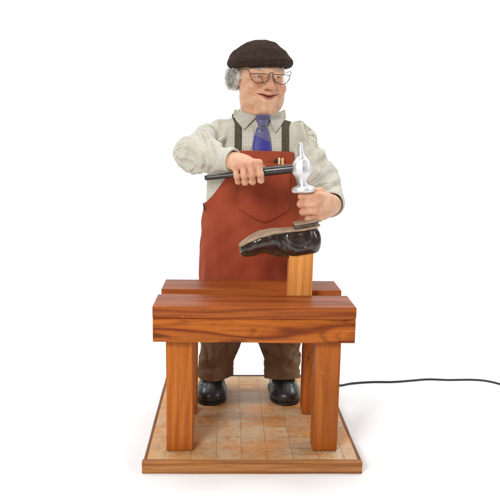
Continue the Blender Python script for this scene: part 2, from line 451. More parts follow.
# ---- head frame
HC = V3(.027, .517, 1.068); HY = math.radians(13)
HR = V3(math.cos(HY), math.sin(HY), 0); HF = V3(math.sin(HY), -math.cos(HY), 0)
HT = math.radians(2.0)  # chin tucked a little
def to_head(P):
    q = P-HC; x = q@HR; f = q@HF; z = q[:, 2]
    return np.stack([x, f*math.cos(HT)-z*math.sin(HT), f*math.sin(HT)+z*math.cos(HT)], 1).astype(F4)
def from_head(p):
    p = np.atleast_2d(np.asarray(p, F4)); c, s = math.cos(HT), math.sin(HT)
    f = p[:, 1]*c+p[:, 2]*s; z = -p[:, 1]*s+p[:, 2]*c
    return HC+p[:, :1]*HR+f[:, None]*HF+z[:, None]*V3(0, 0, 1)
def mouth_curve(x): return -.0565+6.2*x*x-.0012*np.cos(x*150)
def head_sdf(P):
    p = to_head(P); px = p.copy(); px[:, 0] = np.abs(p[:, 0])    # px: mirrored
    d = ell(p, (0, -.012, .030), (.075, .094, .085))
    d = smin(d, ell(p, (0, .012, -.040), (.072, .070, .070)), .02)
    d = smin(d, ell(px, (.037, .024, -.066), (.030, .040, .036)), .02)
    d = smin(d, ell(p, (0, .062, -.098), (.026, .026, .022)), .018)
    d = smin(d, ell(p, (0, .030, -.108), (.050, .045, .018)), .018)          # soft double chin
    d = smin(d, ell(px, (.041, .058, -.030), (.027, .024, .025)), .014)      # cheeks
    d = smin(d, ell(p, (0, .066, -.062), (.036, .027, .026)), .016)          # muzzle
    d = smin(d, cone(px, (.010, .078, .024), (.046, .066, .023), .011, .010), .012)  # brow
    d = smax(d, -ell(px, (.032, .094, .006), (.018, .016, .013)), .010)      # sockets
    # nose
    d = smin(d, cone(p, (0, .080, .012), (0, .101, -.021), .0085, .0120), .009)
    d = smin(d, ell(p, (0, .1045, -.0265), (.0135, .0125, .0125)), .006)
    d = smin(d, ell(px, (.0142, .093, -.0295), (.0088, .012, .0085)), .005)
    d = smax(d, -ell(px, (.0075, .101, -.0400), (.0042, .006, .004)), .003)
    d = smax(d, -cone(px, (.0212, .088, -.026), (.0222, .086, -.033), .0015, .0015), .005)
    # eyelids around a slit
    lid = sph(px, (.0315, .0715, .005), .0152)
    d = smin(d, lid, .004)
    bag = cone(px, (.022, .084, -.0090), (.043, .076, -.0065), .0035, .003)
    d = smin(d, bag, .006)
    zz = px[:, 2]-.0030+.10*np.abs(px[:, 0]-.0315)
    slit = np.maximum(np.abs(zz)*1.0-.0019, np.abs(px[:, 0]-.0315)-.0115)
    d = smax(d, -np.maximum(slit, .072-px[:, 1]), .0012)
    d = smax(d, -cone(px, (.021, .0885, .0120), (.043, .0825, .0105), .0006, .0006), .003)   # lid crease
    # smile folds
    for a, b in (((.018, .094, -.025), (.030, .0885, -.040)), ((.030, .0885, -.042), (.041, .078, -.056)), ((.041, .078, -.056), (.043, .072, -.070))):
        d = smax(d, -cone(px, a, b, .0006, .0007), .0055)
    # mouth
    mz = mouth_curve(p[:, 0]); t = np.abs(p[:, 0])/.035
    full = np.clip(1-t*t, 0, 1)
    ly = .0905-6.5*p[:, 0]**2
    up = np.sqrt(((p[:, 2]-mz-.0026*full)/1.0)**2+((p[:, 1]-ly)/1.3)**2)-(.0028*full+.0003)
    lw = np.sqrt(((p[:, 2]-mz+.0040*full)/1.0)**2+((p[:, 1]-ly-.0005)/1.2)**2)-(.0054*full**1.5+.0003)
    up = np.where(t < 1.08, up, .02); lw = np.where(t < 1.08, lw, .02)
    d = smin(d, smin(up, lw, .001).astype(F4), .004)
    groove = np.maximum(np.abs(p[:, 2]-mz)-.0007, np.maximum(np.abs(p[:, 0])-.038, ly-.007-p[:, 1]))
    d = smax(d, -groove.astype(F4), .0022)
    d = smax(d, -ell(p, (0, .094, -.083), (.022, .006, .004)), .008)
    d = smax(d, -ell(px, (.041, .078, -.058), (.004, .006, .004)), .006)
    d = smax(d, -cone(p, (0, .100, -.043), (0, .098, -.050), .0016, .002), .003)   # philtrum
    # ears
    e = ell(p, (.076, -.012, -.012), (.010, .018, .028)); e = smax(e, -ell(p, (.084, -.009, -.010), (.007, .010, .017)), .004)
    e = smin(e, ell(p, (-.070, -.014, -.006), (.008, .014, .018)), .004)
    d = smin(d, e, .006)
    # forehead and crow's-feet lines, uneven skin
    cr = np.zeros(len(p), F4)
    for k in range(3):
        cr += np.exp(-((px[:, 2]-(.004-.008*k)-(px[:, 0]-.05)*(.5-.45*k))/.0013)**2)*np.clip((px[:, 0]-.050)/.006, 0, 1)*np.clip((.070-px[:, 0])/.008, 0, 1)
    for k in range(2):
        cr += np.exp(-((p[:, 2]-(.034+.010*k)-.002*np.sin(p[:, 0]*90+k))/.0016)**2)*np.clip((.045-px[:, 0])/.01, 0, 1)*.7
    front = np.clip((p[:, 1]-.02)/.02, 0, 1)
    d = d+cr*.0015*front+.0008*wob(p, 110, 3)+.0005*wob(p, 240, 5)
    return d.astype(F4)
def head_neck(P):
    def f(P):
        d = head_sdf(P)
        nk = cone(P, (.018, .530, .90), (.020, .522, 1.00), .058, .059)
        return smin(d, nk, .018)
    return group(P, (.025, .50, 1.05), .15, f)

# ---- hands
AX0 = np.array((-.146, .283, .757)); AX1 = np.array((.128, .222, .7935))      # hammer handle axis
def on_axis(x): t = (x-AX0[0])/(AX1[0]-AX0[0]); return AX0+(AX1-AX0)*t
def hand_hammer(P):
    w = V3(-.078, .295, .807)
    d = chain(P, [V3(-.120, .335, .812), w, V3(-.052, .276, .806)], [.026, .0255, .028], .01)
    ks = []
    palm = None
    for i, x in enumerate((-.055, -.033, -.010, .012)):
        a = on_axis(x)
        k = V3(x-.002, a[1]-.022+(.004 if i == 0 else 0), a[2]+.026-(.003 if i in (0,) else 0)); ks.append(k)
        seg = cone(P, w+V3(-.004+.005*i, -.004, .003-.001*i), k, .017, .0118)
        palm = seg if palm is None else smin(palm, seg, .012)
    d = smin(d, palm, .012)
    d = smin(d, ell(P, (-.035, .262, .806), (.034, .022, .021)), .012)
    for i, x in enumerate((-.055, -.033, -.010, .012)):
        a = on_axis(x); L = (.80, .96, 1.0, .93)[i]; r = (.0090, .0102, .0106, .0103)[i]
        k = ks[i]; sh = (.004, .002, .001, .003)[i]
        p1 = V3(x+.001+sh*.5, a[1]-.0265, a[2]-.004+.003*(1-L))
        p2 = V3(x+.003+sh, a[1]-.012, a[2]-.0245*L)
        p3 = V3(x+.004+sh, a[1]+.010, a[2]-.021)
        f = chain(P, [k, p1, p2, p3], [r*1.12, r*1.0, r*.94, r*.84], .004)
        f = smin(f, sph(P, k+V3(0, -.002, .001), r*1.12), .004)
        f = smin(f, sph(P, p1+V3(0, -.0005, 0), r*1.04), .003)
        d = smin(d, f, .0022 if i else .004)
    # thumb lies along the far side of the handle
    a = on_axis(-.02); b = on_axis(.022); c = on_axis(.046)
    d = smin(d, chain(P, [V3(-.060, .296, .795), V3(a[0], a[1]+.022, a[2]+.010), V3(b[0], b[1]+.023, b[2]+.006), V3(c[0], c[1]+.016, c[2]-.004)], [.016, .0125, .0112, .0085], .006), .005)
    for x in (-.044, -.0215, .001):
        a = on_axis(x); d = smax(d, -cone(P, (x, a[1]-.037, a[2]+.020), (x+.002, a[1]-.036, a[2]-.015), .0008, .0012), .004)
    d = d+.0004*wob(P, 170, 8)+.0003*wob(P, 420, 9)
    return d.astype(F4)
def hand_hold(P):
    P = P+V3(0, 0, .011)
    w = V3(.236, .300, .692)
    d = chain(P, [V3(.242, .345, .694), w, V3(.222, .275, .692)], [.029, .028, .030], .012)
    zs = (.724, .703, .681, .661); ks = []; palm = None
    for i, z in enumerate(zs):
        k = V3((.182, .180, .183, .190)[i], (.222, .216, .218, .226)[i], z-.001); ks.append(k)
        seg = cone(P, w+V3(-.010, -.012, .012-.008*i), k, .020, .0135)
        palm = seg if palm is None else smin(palm, seg, .014)
    d = smin(d, palm, .014)
    d = smin(d, ell(P, (.206, .252, .692), (.028, .024, .038)), .014)
    for i, z in enumerate(zs):
        r = (.0106, .0110, .0106, .0094)[i]; k = ks[i]
        tx = (.136, .134, .141, .157)[i]
        p1 = V3(tx, .213+.003*(i == 3), z-.001-.0015*i)
        p2 = V3(tx+.003, .238, z-.004-.001*i)
        p3 = V3(tx+.024, .252, z-.005)
        f = chain(P, [k, p1, p2, p3], [r*1.18, r*1.0, r*.95, r*.86], .004)
        f = smin(f, sph(P, k+V3(.001, -.002, 0), r*1.22), .005)
        d = smin(d, f, .0022 if i else .004)
    # thumb across the top, tip pressed on the bent forefinger
    d = smin(d, chain(P, [V3(.222, .282, .712), V3(.196, .262, .733), V3(.168, .247, .733), V3(.146, .240, .726)], [.017, .0135, .0118, .0092], .006), .005)
    for i in range(3):
        zc = (zs[i]+zs[i+1])/2-.001*i-.0015
        d = smax(d, -cone(P, (.140, .2015, zc), (.172, .2035, zc), .0009, .0008), .0038)
    d = d+.0004*wob(P, 170, 18)+.0003*wob(P, 420, 19)
    return d.astype(F4)
def body_sdf(P):
    d = torso(P, -.022, .42, .96)
    d = smin(d, head_neck(P), .006)
    d = smin(d, chain(P, [SR, ER, WR], [.026, .022, .024], .02), .02)
    d = smin(d, chain(P, [SL, EL, WL], [.026, .022, .025], .02), .02)
    d = smin(d, group(P, (-.03, .27, .79), .105, hand_hammer), .004)
    d = smin(d, group(P, (.19, .27, .695), .105, hand_hold), .004)
    for s in (-1, 1):
        d = smin(d, chain(P, [V3(TCX+s*.07, .525, .44), V3(TCX-.01+s*.10, .51, .25), V3(s*.118, .50, .075), V3(s*.119, .455, .05)], [.050, .034, .026, .024], .02), .02)
    return d
me, V = sdf_mesh(body_sdf, (-.26, .16, .02), (.30, .66, 1.19), .0013, name='body')
# skin tint weights: R = blush, G = lips, B = darker line between the lips
p = to_head(V); ax = np.abs(p[:, 0]); isface = np.clip((p[:, 1]-.0)/.02, 0, 1)*(V[:, 2] > .93)
bl = np.exp(-(((ax-.042)/.020)**2+((p[:, 2]+.028)/.018)**2))+.9*np.exp(-((ax/.014)**2+((p[:, 2]+.027)/.014)**2))
bl = bl*isface
mz = mouth_curve(p[:, 0]); t = ax/.038; full = np.sqrt(np.clip(1-t*t, 0, 1))
up = p[:, 2]-mz
lip = ((up < .0052*full**2) & (up > -.0085*full**3) & (p[:, 1] > .055) & (t < 1)).astype(float)*isface
kn = np.zeros(len(V))
for c_ in [V3(on_axis(x)[0], on_axis(x)[1]-.03, on_axis(x)[2]+q) for x in (-.055, -.033, -.010, .012) for q in (.026, -.006)]+[V3(x, .205, z) for z in (.713, .692, .670, .650) for x in (.183, .137)]:
    kn += np.exp(-(((V-c_)**2).sum(1))/(.011**2))
cre = np.exp(-((p[:, 2]-mz)/.0016)**2)*(t < 1.0)*isface*(p[:, 1] > .05)
vattr(me, 'tint', np.stack([np.clip(bl+.8*kn, 0, 1), lip, np.clip(cre, 0, 1)], 1))
sk = mat('painted skin', (.7, .4, .25), .48); n = NT(sk)
n.b.inputs['Subsurface Weight'].default_value = .12; n.b.inputs['Subsurface Radius'].default_value = (1, .35, .2); n.b.inputs['Subsurface Scale'].default_value = .006
a = n.attr('tint'); sx = n.n('ShaderNodeSeparateXYZ'); n.l(a.outputs['Vector'], sx.inputs[0])
mo = n.noise(n.obj(), 38, 4, .6); fi = n.noise(n.obj(), 240, 3, .6)
c = n.mix(n.ramp(mo, [(.35, 0.0), (.68, 1.0)]), (.74, .455, .30), (.64, .33, .19))
c = n.mix(n.math('MULTIPLY', sx.outputs[0], .6), c, (.56, .19, .11))
c = n.mix(n.math('MULTIPLY', n.ramp(fi, [(.5, 0.0), (.72, 1.0)]), .4), c, (.48, .20, .11))
c = n.mix(n.math('MULTIPLY', sx.outputs[1], .85), c, (.30, .045, .035))
c = n.mix(n.math('MULTIPLY', sx.outputs[2], .8), c, (.12, .03, .02))
n.col(c); n.nrm(n.bump(fi, .0005, .5))
body = link('body', me, sk, fig)

# eyes
for s in (-1, 1):
    cc = from_head((s*.0315, .0715, .005))[0]
    bm = bmesh.new(); bmesh.ops.create_uvsphere(bm, u_segments=32, v_segments=20, radius=.0132)
    for v_ in bm.verts: v_.co = v_.co+type(v_.co)(tuple(float(q) for q in cc))
    m_ = bpy.data.meshes.new('eye'); bm.to_mesh(m_); bm.free()
    dirn = (HF+V3(.10, 0, -.10)); dirn /= np.linalg.norm(dirn)
    co = np.array([v_.co for v_ in m_.vertices])-cc; ang = np.arccos(np.clip(co@dirn/.0132, -1, 1))
    vattr(m_, 'eye', np.stack([ang, ang*0, ang*0], 1))
    if s < 0:
        em = mat('painted eye', (.8, .8, .78), .15); n = NT(em); a = n.attr('eye'); sx = n.n('ShaderNodeSeparateXYZ'); n.l(a.outputs['Vector'], sx.inputs[0])
        n.col(n.ramp(n.math('DIVIDE', sx.outputs[0], 1.5), [(0, (.01, .01, .01)), (.13, (.01, .01, .01)), (.16, (.12, .22, .28)), (.29, (.10, .17, .20)), (.33, (.75, .73, .68)), (1, (.72, .62, .55))]))
    link('eye', m_, em, fig)

# ---- hair and eyebrows
hm = mat('grey hair', (.42, .40, .36), .55); n = NT(hm)
a = n.noise(n.obj((1, 1, .3)), 210, 3, .6); b_ = n.noise(n.obj(), 30, 3, .5)
n.col(n.mix(n.ramp(b_, [(.35, 0.0), (.65, 1.0)]), n.mix(n.ramp(a, [(.35, 0.0), (.65, 1.0)]), (.22, .20, .165), (.52, .49, .43)), (.68, .655, .60)))
rs = np.random.RandomState(4)
def hair_lump(P):
    p = to_head(P); px = p.copy(); px[:, 0] = np.abs(px[:, 0])
    d = ell(p, (-.078, -.020, .014), (.013, .034, .046)); d = smin(d, ell(p, (.070, -.040, .006), (.016, .036, .034)), .01)
    d = smin(d, ell(p, (-.077, -.034, -.014), (.014, .028, .024)), .015)
    d = smin(d, ell(p, (0, -.070, -.005), (.070, .040, .048)), .02)
    return (d+.0035*wob(p, 130, 31)+.002*wob(p, 300, 32)).astype(F4)
mh, Vh = sdf_mesh(hair_lump, (-.11, .42, .98), (.17, .66, 1.13), .002, name='hair')
lst = []
for s in (-1, 1):
    for k in range(2200 if s < 0 else 200):
        th = rs.uniform(-.55 if s < 0 else .1, 1.9)           # 0 = sideways, + = to the back
        front_ = th < -.15
        r0 = .078+rs.uniform(-.006, .008)
        st = np.array([s*r0*math.cos(th)*1.0, -.018-.085*math.sin(max(th, -.3)), .036+rs.uniform(-.012, .004)])
        ln = rs.uniform(.030, .066)*(.55 if front_ else 1.0); m = 9; amp = rs.uniform(.0015, .005); fr_ = rs.uniform(3, 6); ph = rs.uniform(0, 6)
        puff = rs.uniform(.006, .031)*(.6 if front_ else 1)*(1 if s < 0 else .3)
        pts = []
        for j in range(m):
            t = j/(m-1)
            out = np.array([s*math.cos(th), -math.sin(th), 0])
            tan = np.array([-s*math.sin(th), -math.cos(th), 0])
            q = st+out*(puff*math.sin(t*2.3)**1+amp*math.sin(fr_*t+ph))+tan*(.012*t*rs.uniform(.6, 1.2)+amp*math.cos(fr_*t+ph))+np.array([0, 0, -ln*t])
            q[2] += .004*math.sin(fr_*t*1.3+ph)
            pts.append(q)
        w = rs.uniform(.0005, .0011)
        lst.append(tube_arrays(from_head(pts), np.linspace(w, w*.25, m), 4))
ms = tubes(lst)
bmh = bmesh.new(); bmh.from_mesh(mh); bmh.from_mesh(ms); bmh.to_mesh(mh); bmh.free()
link('hair', mh, hm, fig)
bwm = mat('white eyebrow hair', (.62, .58, .52), .6)
for s in (-1, 1):
    lst = []
    for k in range(60):
        x = rs.uniform(.012, .052); z = .0245+rs.uniform(-.0035, .0035)-.08*(x-.03)
        st = np.array([s*x, .0895-14*(x-.01)**2 + rs.uniform(-.001, .001), z]); L = rs.uniform(.006, .011)
        pts = [st+np.array([s*L*t, .0015*math.sin(t*3), .004*t-.004*t*t]) for t in np.linspace(0, 1, 5)]
        lst.append(tube_arrays(from_head(pts), np.linspace(.0007, .0002, 5), 4))
    link('eyebrow', tubes(lst), bwm, fig)

# ---- flat cap
def cap_sdf(P):
    p = to_head(P)
    p = p-V3(-.004, 0, 0)
    zt_ = p[:, 2]-.035*p[:, 0]
    p2 = p.copy(); p2[:, 2] = zt_
    d = ell(p2, (.001, -.004, .050), (.1065, .116, .031))
    d = smin(d, ell(p2, (-.004, .002, .066), (.084, .094, .0565)), .036)
    d = smin(d, ell(p2, (.002, .070, .045), (.070, .040, .0150)), .014)         # peak
    d = smax(d, .0335-p2[:, 2], .007)
    d = smax(d, -ell(p2, (0, -.005, .020), (.078, .086, .030)), .004)
    seam = np.exp(-(p2[:, 0]/.0014)**2)*(p2[:, 2] > .06)*.0
    fold = np.exp(-((p2[:, 2]-.0475-.003*np.sin(p2[:, 0]*22))/.0022)**2)*np.clip((p2[:, 1]-.02)/.04, 0, 1)
    return (d+.0022*wob(p, 42, 41)+.0011*wob(p, 95, 42)+.0030*fold-.0014*np.exp(-((p2[:, 2]-.040)/.005)**2)*np.clip((p2[:, 1]-.02)/.04, 0, 1)+.0007*wob(p, 260, 43)+seam).astype(F4)
mc, Vc = sdf_mesh(cap_sdf, (-.12, .34, 1.06), (.17, .66, 1.22), .0016, name='cap')
cm = mat('brown wool tweed', (.045, .026, .018), .95); n = NT(cm)
n.b.inputs['Sheen Roughness'].default_value = .6; n.b.inputs['Sheen Tint'].default_value = (.5, .32, .22, 1)
f1 = n.noise(n.obj(), 420, 3, .7); f2 = n.noise(n.obj(), 60, 4, .6)
c = n.mix(n.ramp(f1, [(.4, 0.0), (.62, 1.0)]), (.012, .008, .007), (.072, .042, .028))
c = n.mix(n.math('MULTIPLY', n.ramp(f2, [(.45, 0.0), (.7, 1.0)]), .5), c, (.085, .042, .024))
n.col(c); n.nrm(n.bump(n.math('ADD', f1, n.math('MULTIPLY', f2, .7)), .003, .9))
link('flat_cap', mc, cm, fig)

# ---- glasses
gm = mat('dark wire', (.06, .045, .04), .3, .8)
def hp(x, f, z): return (x, f, z)
gx = .0350
def face_f(x): return .1125-3.0*x*x
lst = []; 
gz = .0085
for s in (-1, 1):
    rim = []
    for k in range(48):
        a = 2*PI*k/48
        x = gx*s+.0295*math.cos(a); z = gz-.0005+(.0010 if math.sin(a) > 0 else 0.0275)*math.sin(a)*(1.0 if math.sin(a) > 0 else 1.0)
        rim.append(hp(x, face_f(x), z))
    rim.append(rim[0]); rim.append(rim[1])
    lst.append(tube_arrays(from_head(rim), .0012, 6))
br = smooth_path([hp(-.0055, face_f(0)-.001, gz), hp(-.003, face_f(0)+.002, gz+.0045), hp(0, face_f(0)+.003, gz+.006), hp(.003, face_f(0)+.002, gz+.0045), hp(.0055, face_f(0)-.001, gz)], 14)
lst.append(tube_arrays(from_head(br), .0011, 6))
for s in (-1, 1):
    xe = s*(gx+.0295)
    tp_ = smooth_path([hp(xe, face_f(xe), gz), hp(xe+s*.003, face_f(xe)-.001, gz+.006), hp(xe+s*.007, face_f(xe)-.012, gz+.013), hp(s*.081, .03, .024), hp(s*.083, -.02, .020), hp(s*.082, -.03, .005)], 26)
    lst.append(tube_arrays(from_head(tp_), .0010, 6))
    pad = [hp(s*.0075, .106, gz-.004), hp(s*.009, .101, gz-.010)]
    lst.append(tube_arrays(from_head(pad), .0009, 6))
gl = link('glasses', tubes(lst), gm, fig)
lm = bpy.data.materials.new('spectacle lens'); lm.use_nodes = True; t_ = lm.node_tree; t_.nodes.clear()
o1 = t_.nodes.new('ShaderNodeOutputMaterial'); mx = t_.nodes.new('ShaderNodeMixShader'); tr = t_.nodes.new('ShaderNodeBsdfTransparent'); gs = t_.nodes.new('ShaderNodeBsdfGlossy')
gs.inputs['Roughness'].default_value = .02; tr.inputs['Color'].default_value = (.97, .97, .96, 1)
lw_ = t_.nodes.new('ShaderNodeLayerWeight'); lw_.inputs['Blend'].default_value = .35
ad = t_.nodes.new('ShaderNodeMath'); ad.operation = 'MULTIPLY_ADD'; ad.inputs[1].default_value = .35; ad.inputs[2].default_value = .03
t_.links.new(lw_.outputs['Facing'], ad.inputs[0]); t_.links.new(ad.outputs[0], mx.inputs[0]); t_.links.new(tr.outputs[0], mx.inputs[1]); t_.links.new(gs.outputs[0], mx.inputs[2]); t_.links.new(mx.outputs[0], o1.inputs[0])
for s in (-1, 1):
    G = []
    for i in range(13):
        row = []
        for j in range(9):
            u = -1+2*i/12; x = gx*s+.0288*u; zlo = -.0270*math.sqrt(max(0, 1-u*u)); z = gz-.0004+zlo*(j/8)
            row.append(from_head(hp(x, face_f(x)+.0018*(1-u*u)-.0006, z))[0])
        G.append(row)
    link('lens', grid_mesh(G), lm, gl)

# ---- shirt
def arm_coords(P, S, E_, W, free=False):
    """length along the arm, which segment, distance to the axis and angle round it"""
    l1 = np.linalg.norm(E_-S); l2 = np.linalg.norm(W-E_); u1 = (E_-S)/l1; u2 = (W-E_)/l2
    nrm = np.cross(u1, u2); nrm /= np.linalg.norm(nrm)
    t1 = np.clip((P-S)@u1, -.05, l1); q1 = P-S-t1[:, None]*u1; d1 = np.sqrt((q1*q1).sum(1))
    t2 = np.clip((P-E_)@u2, 0, l2+.03); q2 = P-E_-t2[:, None]*u2; d2 = np.sqrt((q2*q2).sum(1))
    f = d2 < d1
    r1 = (P-S)@u1; r2 = (P-E_)@u2; t = np.where(f, l1+np.clip(r2, -.08, l2+.05), np.clip(r1, -.08, l1+.08)) if free else np.where(f, l1+t2, t1)
    a1 = np.arctan2(q1@nrm, q1@np.cross(nrm, u1)); a2 = np.arctan2(q2@nrm, q2@np.cross(nrm, u2))
    return t, np.where(f, a2, a1), l1, l2
def fold_set(P, lst):
    """local drapery: each ridge (+) or crease (-) is a soft line lying on the cloth (points, width, height)"""
    o = np.zeros(len(P), F4)
    for pts, w, h in lst:
        c = pts.mean(0); rr = np.sqrt(((pts-c)**2).sum(1)).max()+3*w
        m = ((P-c)**2).sum(1) < rr*rr
        if not m.any(): continue
        Q = P[m]; best = np.full(len(Q), 9.0, F4); tb = np.zeros(len(Q), F4); n_ = len(pts)-1
        for k in range(n_):
            a = pts[k]; ba = pts[k+1]-a; t = np.clip((Q-a)@ba/(ba@ba+1e-9), 0, 1); q = Q-a-t[:, None]*ba; d2 = (q*q).sum(1)
            g = d2 < best; best[g] = d2[g]; tb[g] = (k+t[g])/n_
        env = np.sin(PI*np.clip(tb*.92+.04, 0, 1))**.6
        o[m] += 1.3*h*np.exp(-best/(w*w))*env
        if h < 0: o[m] -= 1.1*abs(h)*np.exp(-best/(.0036**2))*env
    return o
def crumple(P, freq, seed, width=.16):
    """thin valleys where the cloth has been creased, 1 on the crease line"""
    n_ = wob(P, freq, seed); g = .5+.5*np.tanh(2.5*wob(P, freq*.6, seed+7))
    return (np.exp(-(n_/width)**2)*g).astype(F4)
def on_surface(lst, fn):
    """the ends and middle of each fold are brought onto the garment"""
    out = []; O = np.array(CAM, F4); tt_ = np.linspace(1.6, 2.5, 260).astype(F4)
    for x0, y0_, x1, y1_, w, h in lst:
        pts = []
        for u in np.linspace(0, 1, 5):
            bow = 1.5*math.sin(PI*u)
            D_ = np.array(at(x0+(x1-x0)*u+bow*(y1_-y0_)/30, y0_+(y1_-y0_)*u-bow*(x1-x0)/30, .3), F4)-O; D_ /= np.linalg.norm(D_)
            L_ = O+tt_[:, None]*D_; d = fn(L_); k = np.argmax(d < 0) if (d < 0).any() else int(np.argmin(d)); pts.append(L_[k])
        out.append((np.array(pts, F4), w, h))
    return out
# creases (-) and ridges (+) measured on the photograph
RF = [(186, 128, 203, 146, 0.0144, -0.0192), (196, 124, 212, 142, 0.0132, 0.0086), (204, 131, 212, 165, 0.0096, -0.0192), (211, 132, 218, 156, 0.0096, 0.0086), (198, 148, 203, 168, 0.0108, 0.0067), (180, 163, 194, 167, 0.0120, -0.0224),
      (209, 118, 222, 136, 0.0108, -0.0160), (204, 122, 215, 140, 0.0108, 0.0077), (223, 122, 214, 142, 0.0096, -0.0192), (231, 120, 219, 145, 0.0120, 0.0096), (234, 131, 224, 147, 0.0108, -0.0192), (178, 141, 193, 150, 0.0144, 0.0058),
      (216, 152, 210, 171, 0.0084, -0.0110), (184, 148, 196, 160, 0.0120, -0.0080), (222, 146, 218, 170, 0.0084, 0.0038), (190, 135, 198, 155, 0.0108, 0.0048), (227, 128, 236, 145, 0.0096, 0.0058)]
LF = [(305, 127, 315, 150, 0.0120, -0.0256), (324, 139, 310, 157, 0.0108, -0.0320), (317, 130, 312, 142, 0.0144, 0.0086), (315, 152, 305, 170, 0.0108, -0.0224), (328, 157, 313, 166, 0.0108, -0.0160), (324, 148, 316, 158, 0.0132, 0.0077),
      (336, 171, 316, 181, 0.0108, -0.0144), (330, 164, 317, 173, 0.0120, 0.0067), (294, 122, 299, 150, 0.0108, -0.0160), (301, 120, 305, 146, 0.0120, 0.0086), (339, 184, 322, 190, 0.0084, -0.0096), (309, 124, 316, 136, 0.0120, 0.0058), (338, 178, 325, 184, 0.0096, 0.0058)]
def sleeve(P, S, E_, W, rs_, seed, folds):
    d = chain(P, [S, E_, W], rs_, .03)
    t, an, l1, l2 = arm_coords(P, S, E_, W)
    L = l1+l2; cuff = np.clip((L-.042-t)/.012, 0, 1)
    w = np.sin(t*110+2.0*wob(P, 30, seed))
    elbow = np.exp(-((t-l1)/.05)**2)
    amp = (.0006+.0012*elbow)*cuff
    d = d-amp*(ridge(w)-.5)*1.6-.0036*cuff*wob(P, 36, seed+1)-.0034*cuff*(ridge(wob(P*V3(1, 1, 1), 44, seed+2)*1.5)-.5)-.0006*cuff*wob(P, 130, seed+2)
    d = d-(lambda q: np.where(q < 0, .027*np.tanh(q/.027), .014*np.tanh(q/.014)))(fold_set(P, folds))
    d = d+(.0075*crumple(P, 30, seed+20, .11)+.0034*crumple(P, 62, seed+30, .18))*cuff
    # cuff band with a stitched edge, hollow end
    d = d-.0022*(1-cuff)+.0012*np.exp(-((L-.042-t)/.002)**2)+.0006*np.exp(-((L-.006-t)/.0012)**2)
    u = (W-E_)/l2
    pl = (P-W)@u
    d = smax(d, pl, .0015)
    inn = cone(P, W-u*.035, W+u*.03, rs_[2]-.006, rs_[2]-.0035)
    return smax(d, -inn, .001).astype(F4)
def shirt_torso(P):
    d = torso(P, 0.0)
    sh = cone(P, (-.088, .528, .882), (.118, .528, .878), .052, .052)
    d = smin(d, sh, .03)
    w = wob(P*V3(1.6, 1, .55), 38, 61)
    low = np.clip((.86-P[:, 2])/.1, 0, 1)
    return (d-.0030*low*(ridge(w)-.5)-.0012*wob(P, 60, 63)+.0050*crumple(P*V3(1.3, 1, .7), 34, 66, .12)).astype(F4)
RRS = [.052, .054, .0355]; RLS = [.052, .056, .0430]
RFS = on_surface(RF, lambda q: chain(q, [SR, ER, WR], RRS, .03)); LFS = on_surface(LF, lambda q: chain(q, [SL, EL, WL], RLS, .03))
def shirt_sdf(P):
    d = shirt_torso(P)
    d = smin(d, group(P, (SR+ER+WR)/3, .19, lambda q: sleeve(q, SR, ER, WR, RRS, 71, RFS)), .010)
    d = smin(d, group(P, (SL+EL+WL)/3, .19, lambda q: sleeve(q, SL, EL, WL, RLS, 81, LFS)), .010)
    nk = cone(P, (.018, .530, .90), (.020, .522, 1.00), .0595, .0605)
    return smax(d, -np.maximum(nk, .925-P[:, 2]), .002)
me, V = sdf_mesh(shirt_sdf, (-.30, .18, .39), (.33, .68, .99), .0017, name='shirt', mg=2.4)
dT = shirt_torso(V); uv = np.zeros((len(V), 3))
arms = []
for S, E_, W, r in ((SR, ER, WR, RRS), (SL, EL, WL, RLS)):
    arms.append(chain(V, [S, E_, W], r, .03))
ang = np.arctan2(V[:, 0]-TCX, -(V[:, 1]-TCY))
uv[:, 0] = np.where(np.abs(ang) < 1.2, (V[:, 0]-TCX), ang*.15); uv[:, 1] = V[:, 2]
for (S, E_, W, r), da in zip(((SR, ER, WR, RRS), (SL, EL, WL, RLS)), arms):
    t, an, l1, l2 = arm_coords(V, S, E_, W, True); m = da < dT-.002
    uv[m, 0] = t[m]; uv[m, 1] = an[m]*.052
vattr(me, 'weave', uv)
def cloth_check(name, basec, linec, line2, P_=.0056, rough=.9):
    m = mat(name, basec, rough); n = NT(m)
    a = n.attr('weave'); sx = n.n('ShaderNodeSeparateXYZ'); n.l(a.outputs['Vector'], sx.inputs[0])
    res = None; res2 = None
    for i in (0, 1):
        f = n.math('FRACT', n.math('DIVIDE', sx.outputs[i], P_))
        q = n.math('ABSOLUTE', n.math('SUBTRACT', f, .5))
        l_ = n.ramp(q, [(.12, 1.0), (.19, 0.0)])
        res = l_ if res is None else n.math('ADD', res, l_)
        f = n.math('FRACT', n.math('DIVIDE', sx.outputs[i], P_*3)); q = n.math('ABSOLUTE', n.math('SUBTRACT', f, .5)); l_ = n.ramp(q, [(.05, 1.0), (.08, 0.0)])
        res2 = l_ if res2 is None else n.math('ADD', res2, l_)
    grime = n.noise(n.obj(), 24, 4, .6)
    c = n.mix(n.ramp(grime, [(.35, 0.0), (.7, 1.0)]), basec, tuple(x*y for x, y in zip(basec, (.90, .86, .78))))
    c = n.mix(n.math('MULTIPLY', res, .42), c, linec)
    c = n.mix(n.math('MULTIPLY', res2, .10), c, line2)
    n.col(c)
    tw = n.noise(n.obj(), 900, 2, .5)
    n.nrm(n.bump(tw, .0004, .4))
    n.b.inputs['Sheen Weight'].default_value = .15
    return m
shm = cloth_check('checked cotton', (.74, .71, .63), (.16, .19, .15), (.22, .16, .09))
shirt = link('shirt', me, shm, fig)

